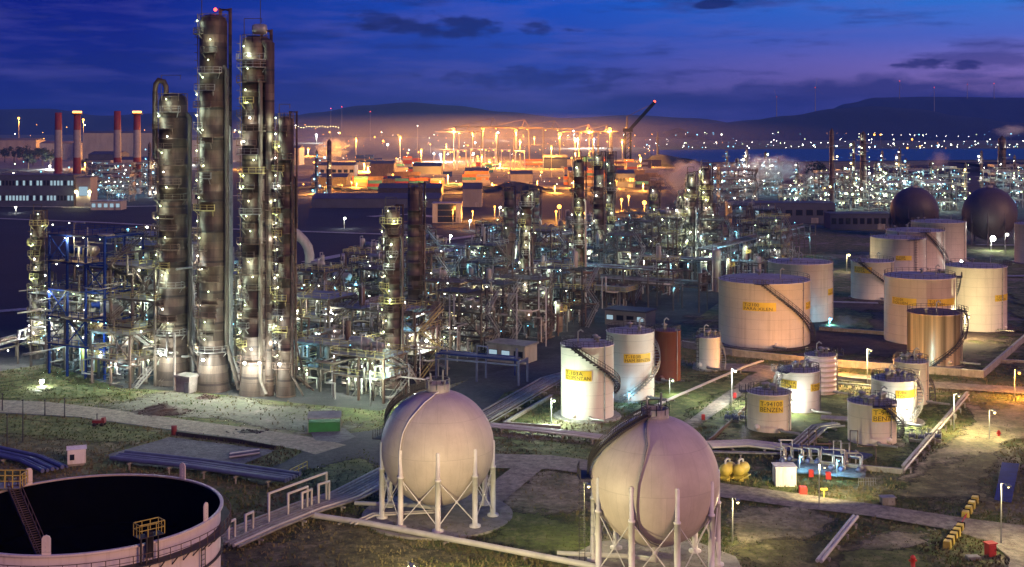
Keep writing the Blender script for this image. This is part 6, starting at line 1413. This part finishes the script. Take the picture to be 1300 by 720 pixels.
if STEAM:
    steam(872, 228, 900, 62, 38, .35, 1.6); steam(420, 188, 1500, 70, 44, .4, 1.8); steam(975, 226, 980, 120, 40, .14, 1.5); steam(1032, 228, 900, 26, 26, .35, 1.8); steam(1192, 204, 1050, 30, 34, .12, 1.6)
    steam(945, 552, 214, 3.2, 5, .7, 2.); steam(1072, 412, 330, 14, 6, .3, 2.); steam(1286, 165, 850, 40, 14, .12, 1.8)
# lamp-lit mist hanging over the port
m = bpy.data.materials.new('port_mist'); m.use_nodes = True; t = m.node_tree; t.nodes.clear(); o = t.nodes.new('ShaderNodeOutputMaterial'); v = t.nodes.new('ShaderNodeVolumePrincipled'); t.links.new(v.outputs[0], o.inputs[1])
tc = t.nodes.new('ShaderNodeTexCoord'); gr = node(t, 'VectorMath', operation='LENGTH'); vm = node(t, 'VectorMath', operation='MULTIPLY'); t.links.new(tc.outputs['Object'], vm.inputs[0]); vm.inputs[1].default_value = (1 / 600, 1 / 520, 1 / 36); t.links.new(vm.outputs[0], gr.inputs[0])
t.links.new(val(t, 'MULTIPLY', val(t, 'MAXIMUM', val(t, 'SUBTRACT', 1., gr.outputs['Value']), 0.), 4.6e-4), v.inputs['Density']); v.inputs['Color'].default_value = (.9, .85, .8, 1)
mb = MB(); mb.box((0, 0, 0), (1210, 1050, 74)); o = mb.build('mist', m, None, (-60, 1950, 38)); o['kind'] = 'stuff'
HAZE = 6.5e-5
if HAZE:
    m = bpy.data.materials.new('haze_air'); m.use_nodes = True; t = m.node_tree; t.nodes.clear(); o = t.nodes.new('ShaderNodeOutputMaterial'); v = t.nodes.new('ShaderNodeVolumePrincipled'); t.links.new(v.outputs[0], o.inputs[1])
    v.inputs['Density'].default_value = HAZE; v.inputs['Color'].default_value = (.08, .26, 1., 1); v.inputs['Anisotropy'].default_value = 0.
    m.cycles.homogeneous_volume = True
    mb = MB(); mb.box((0, 7455, 159), (18400, 15110, 322)); o = mb.build('haze', m); o['kind'] = 'stuff'; o.hide_viewport = False

# ------------------------------------------------------------------ labels of repeats: say beside which landmark each one stands
bpy.context.view_layer.update()
def at(o):
    p = o.matrix_world.translation; return CX + F * p.x / p.y, p.y, p.z
lm_ = [(n, *at(o)) for n, o in LAND]
used = {}
def opts(o):
    x, D, z = at(o); out = []
    for n, lx, lD, lz in sorted(lm_, key=lambda q: abs(q[1] - x) + 260 * abs(math.log(max(q[2], 1) / max(D, 1))))[:11]:
        dx, k = x - lx, D / lD
        if abs(dx) > 14: sd_ = 'left of' if dx < 0 else 'right of'
        else: sd_ = ''
        fb = 'behind' if k > 1.06 else 'in front of' if k < .94 else ''
        if sd_ and not fb: out.append(f'{sd_} the {n}')
        elif sd_ and fb: out.append(f'{fb} and {sd_} the {n}' if fb == 'behind' else f'before and {sd_} the {n}')
        elif fb: out.append(f'{fb} the {n}')
        else: out.append(f'close beside the {n}')
    return out
share = {}
for o in AUTO:
    base = o.get('_d') or 'object'; z = at(o)[2]
    me = [c for c in o.children if c.type == 'MESH'] or [o]
    nm = me[0].data.materials[0].name if me[0].type == 'MESH' and me[0].data.materials else ''
    colr = {'pale_cladding': 'pale ', 'galvanised_steel': 'silvery ', 'pipe_cladding': 'metal-clad ', 'white_paint': 'white ', 'white_pipe': 'white ', 'blue_paint': 'blue ', 'brown_column_cladding': 'brown ', 'grey_column_cladding': 'grey ', 'weathered_beam': 'weathered ', 'brown_steel': 'brown ', 'grey_steel': 'grey ', 'dark_steel': 'dark ', 'yellow_paint': 'yellow ', 'orange_container_paint': 'orange ', 'teal_container_paint': 'teal ', 'chimney_red': 'red ', 'chimney_white': 'white ', 'sodium_lamp_glow': 'orange ', 'cool_lamp_glow': 'bluish ', 'greenish_lamp_glow': 'greenish ', 'white_lamp_glow': 'white ', 'yellow_lamp_glow': 'yellowish '}.get(nm, '')
    if (colr.strip() and colr.strip() in base) or o['category'] == 'light mast': colr = ''
    base = colr + base
    if z > 2.: base = 'raised ' + base if o['category'] in ('drum', 'vessel') else base
    if o['category'] == 'container' and z > 2: base = base + (' on a stack' if z < 4 else ' high on a stack')
    c = opts(o); pick = next((f'{base} {q}' for q in c if f'{base} {q}' not in used), None)
    if pick is None: pick = f'{base} {c[0]}'; share.setdefault(pick, [])
    used.setdefault(pick, []).append(o); o['label'] = pick
for o in AUTO:
    if '_d' in o: del o['_d']
for lab, os_ in used.items():
    if len(os_) > 1:
        for o in os_: o['group'] = os_[0].get('group') or lab
for o in COL.objects:
    for k in ('_d', '_r', '_h'):
        if k in o: del o[k]
print('objects', len(COL.objects), 'lights', NL[0], 'verts', sum(len(o.data.vertices) for o in COL.objects if o.type == 'MESH'), 'shared labels', sum(len(v) for v in used.values() if len(v) > 1), 'of', len(AUTO))
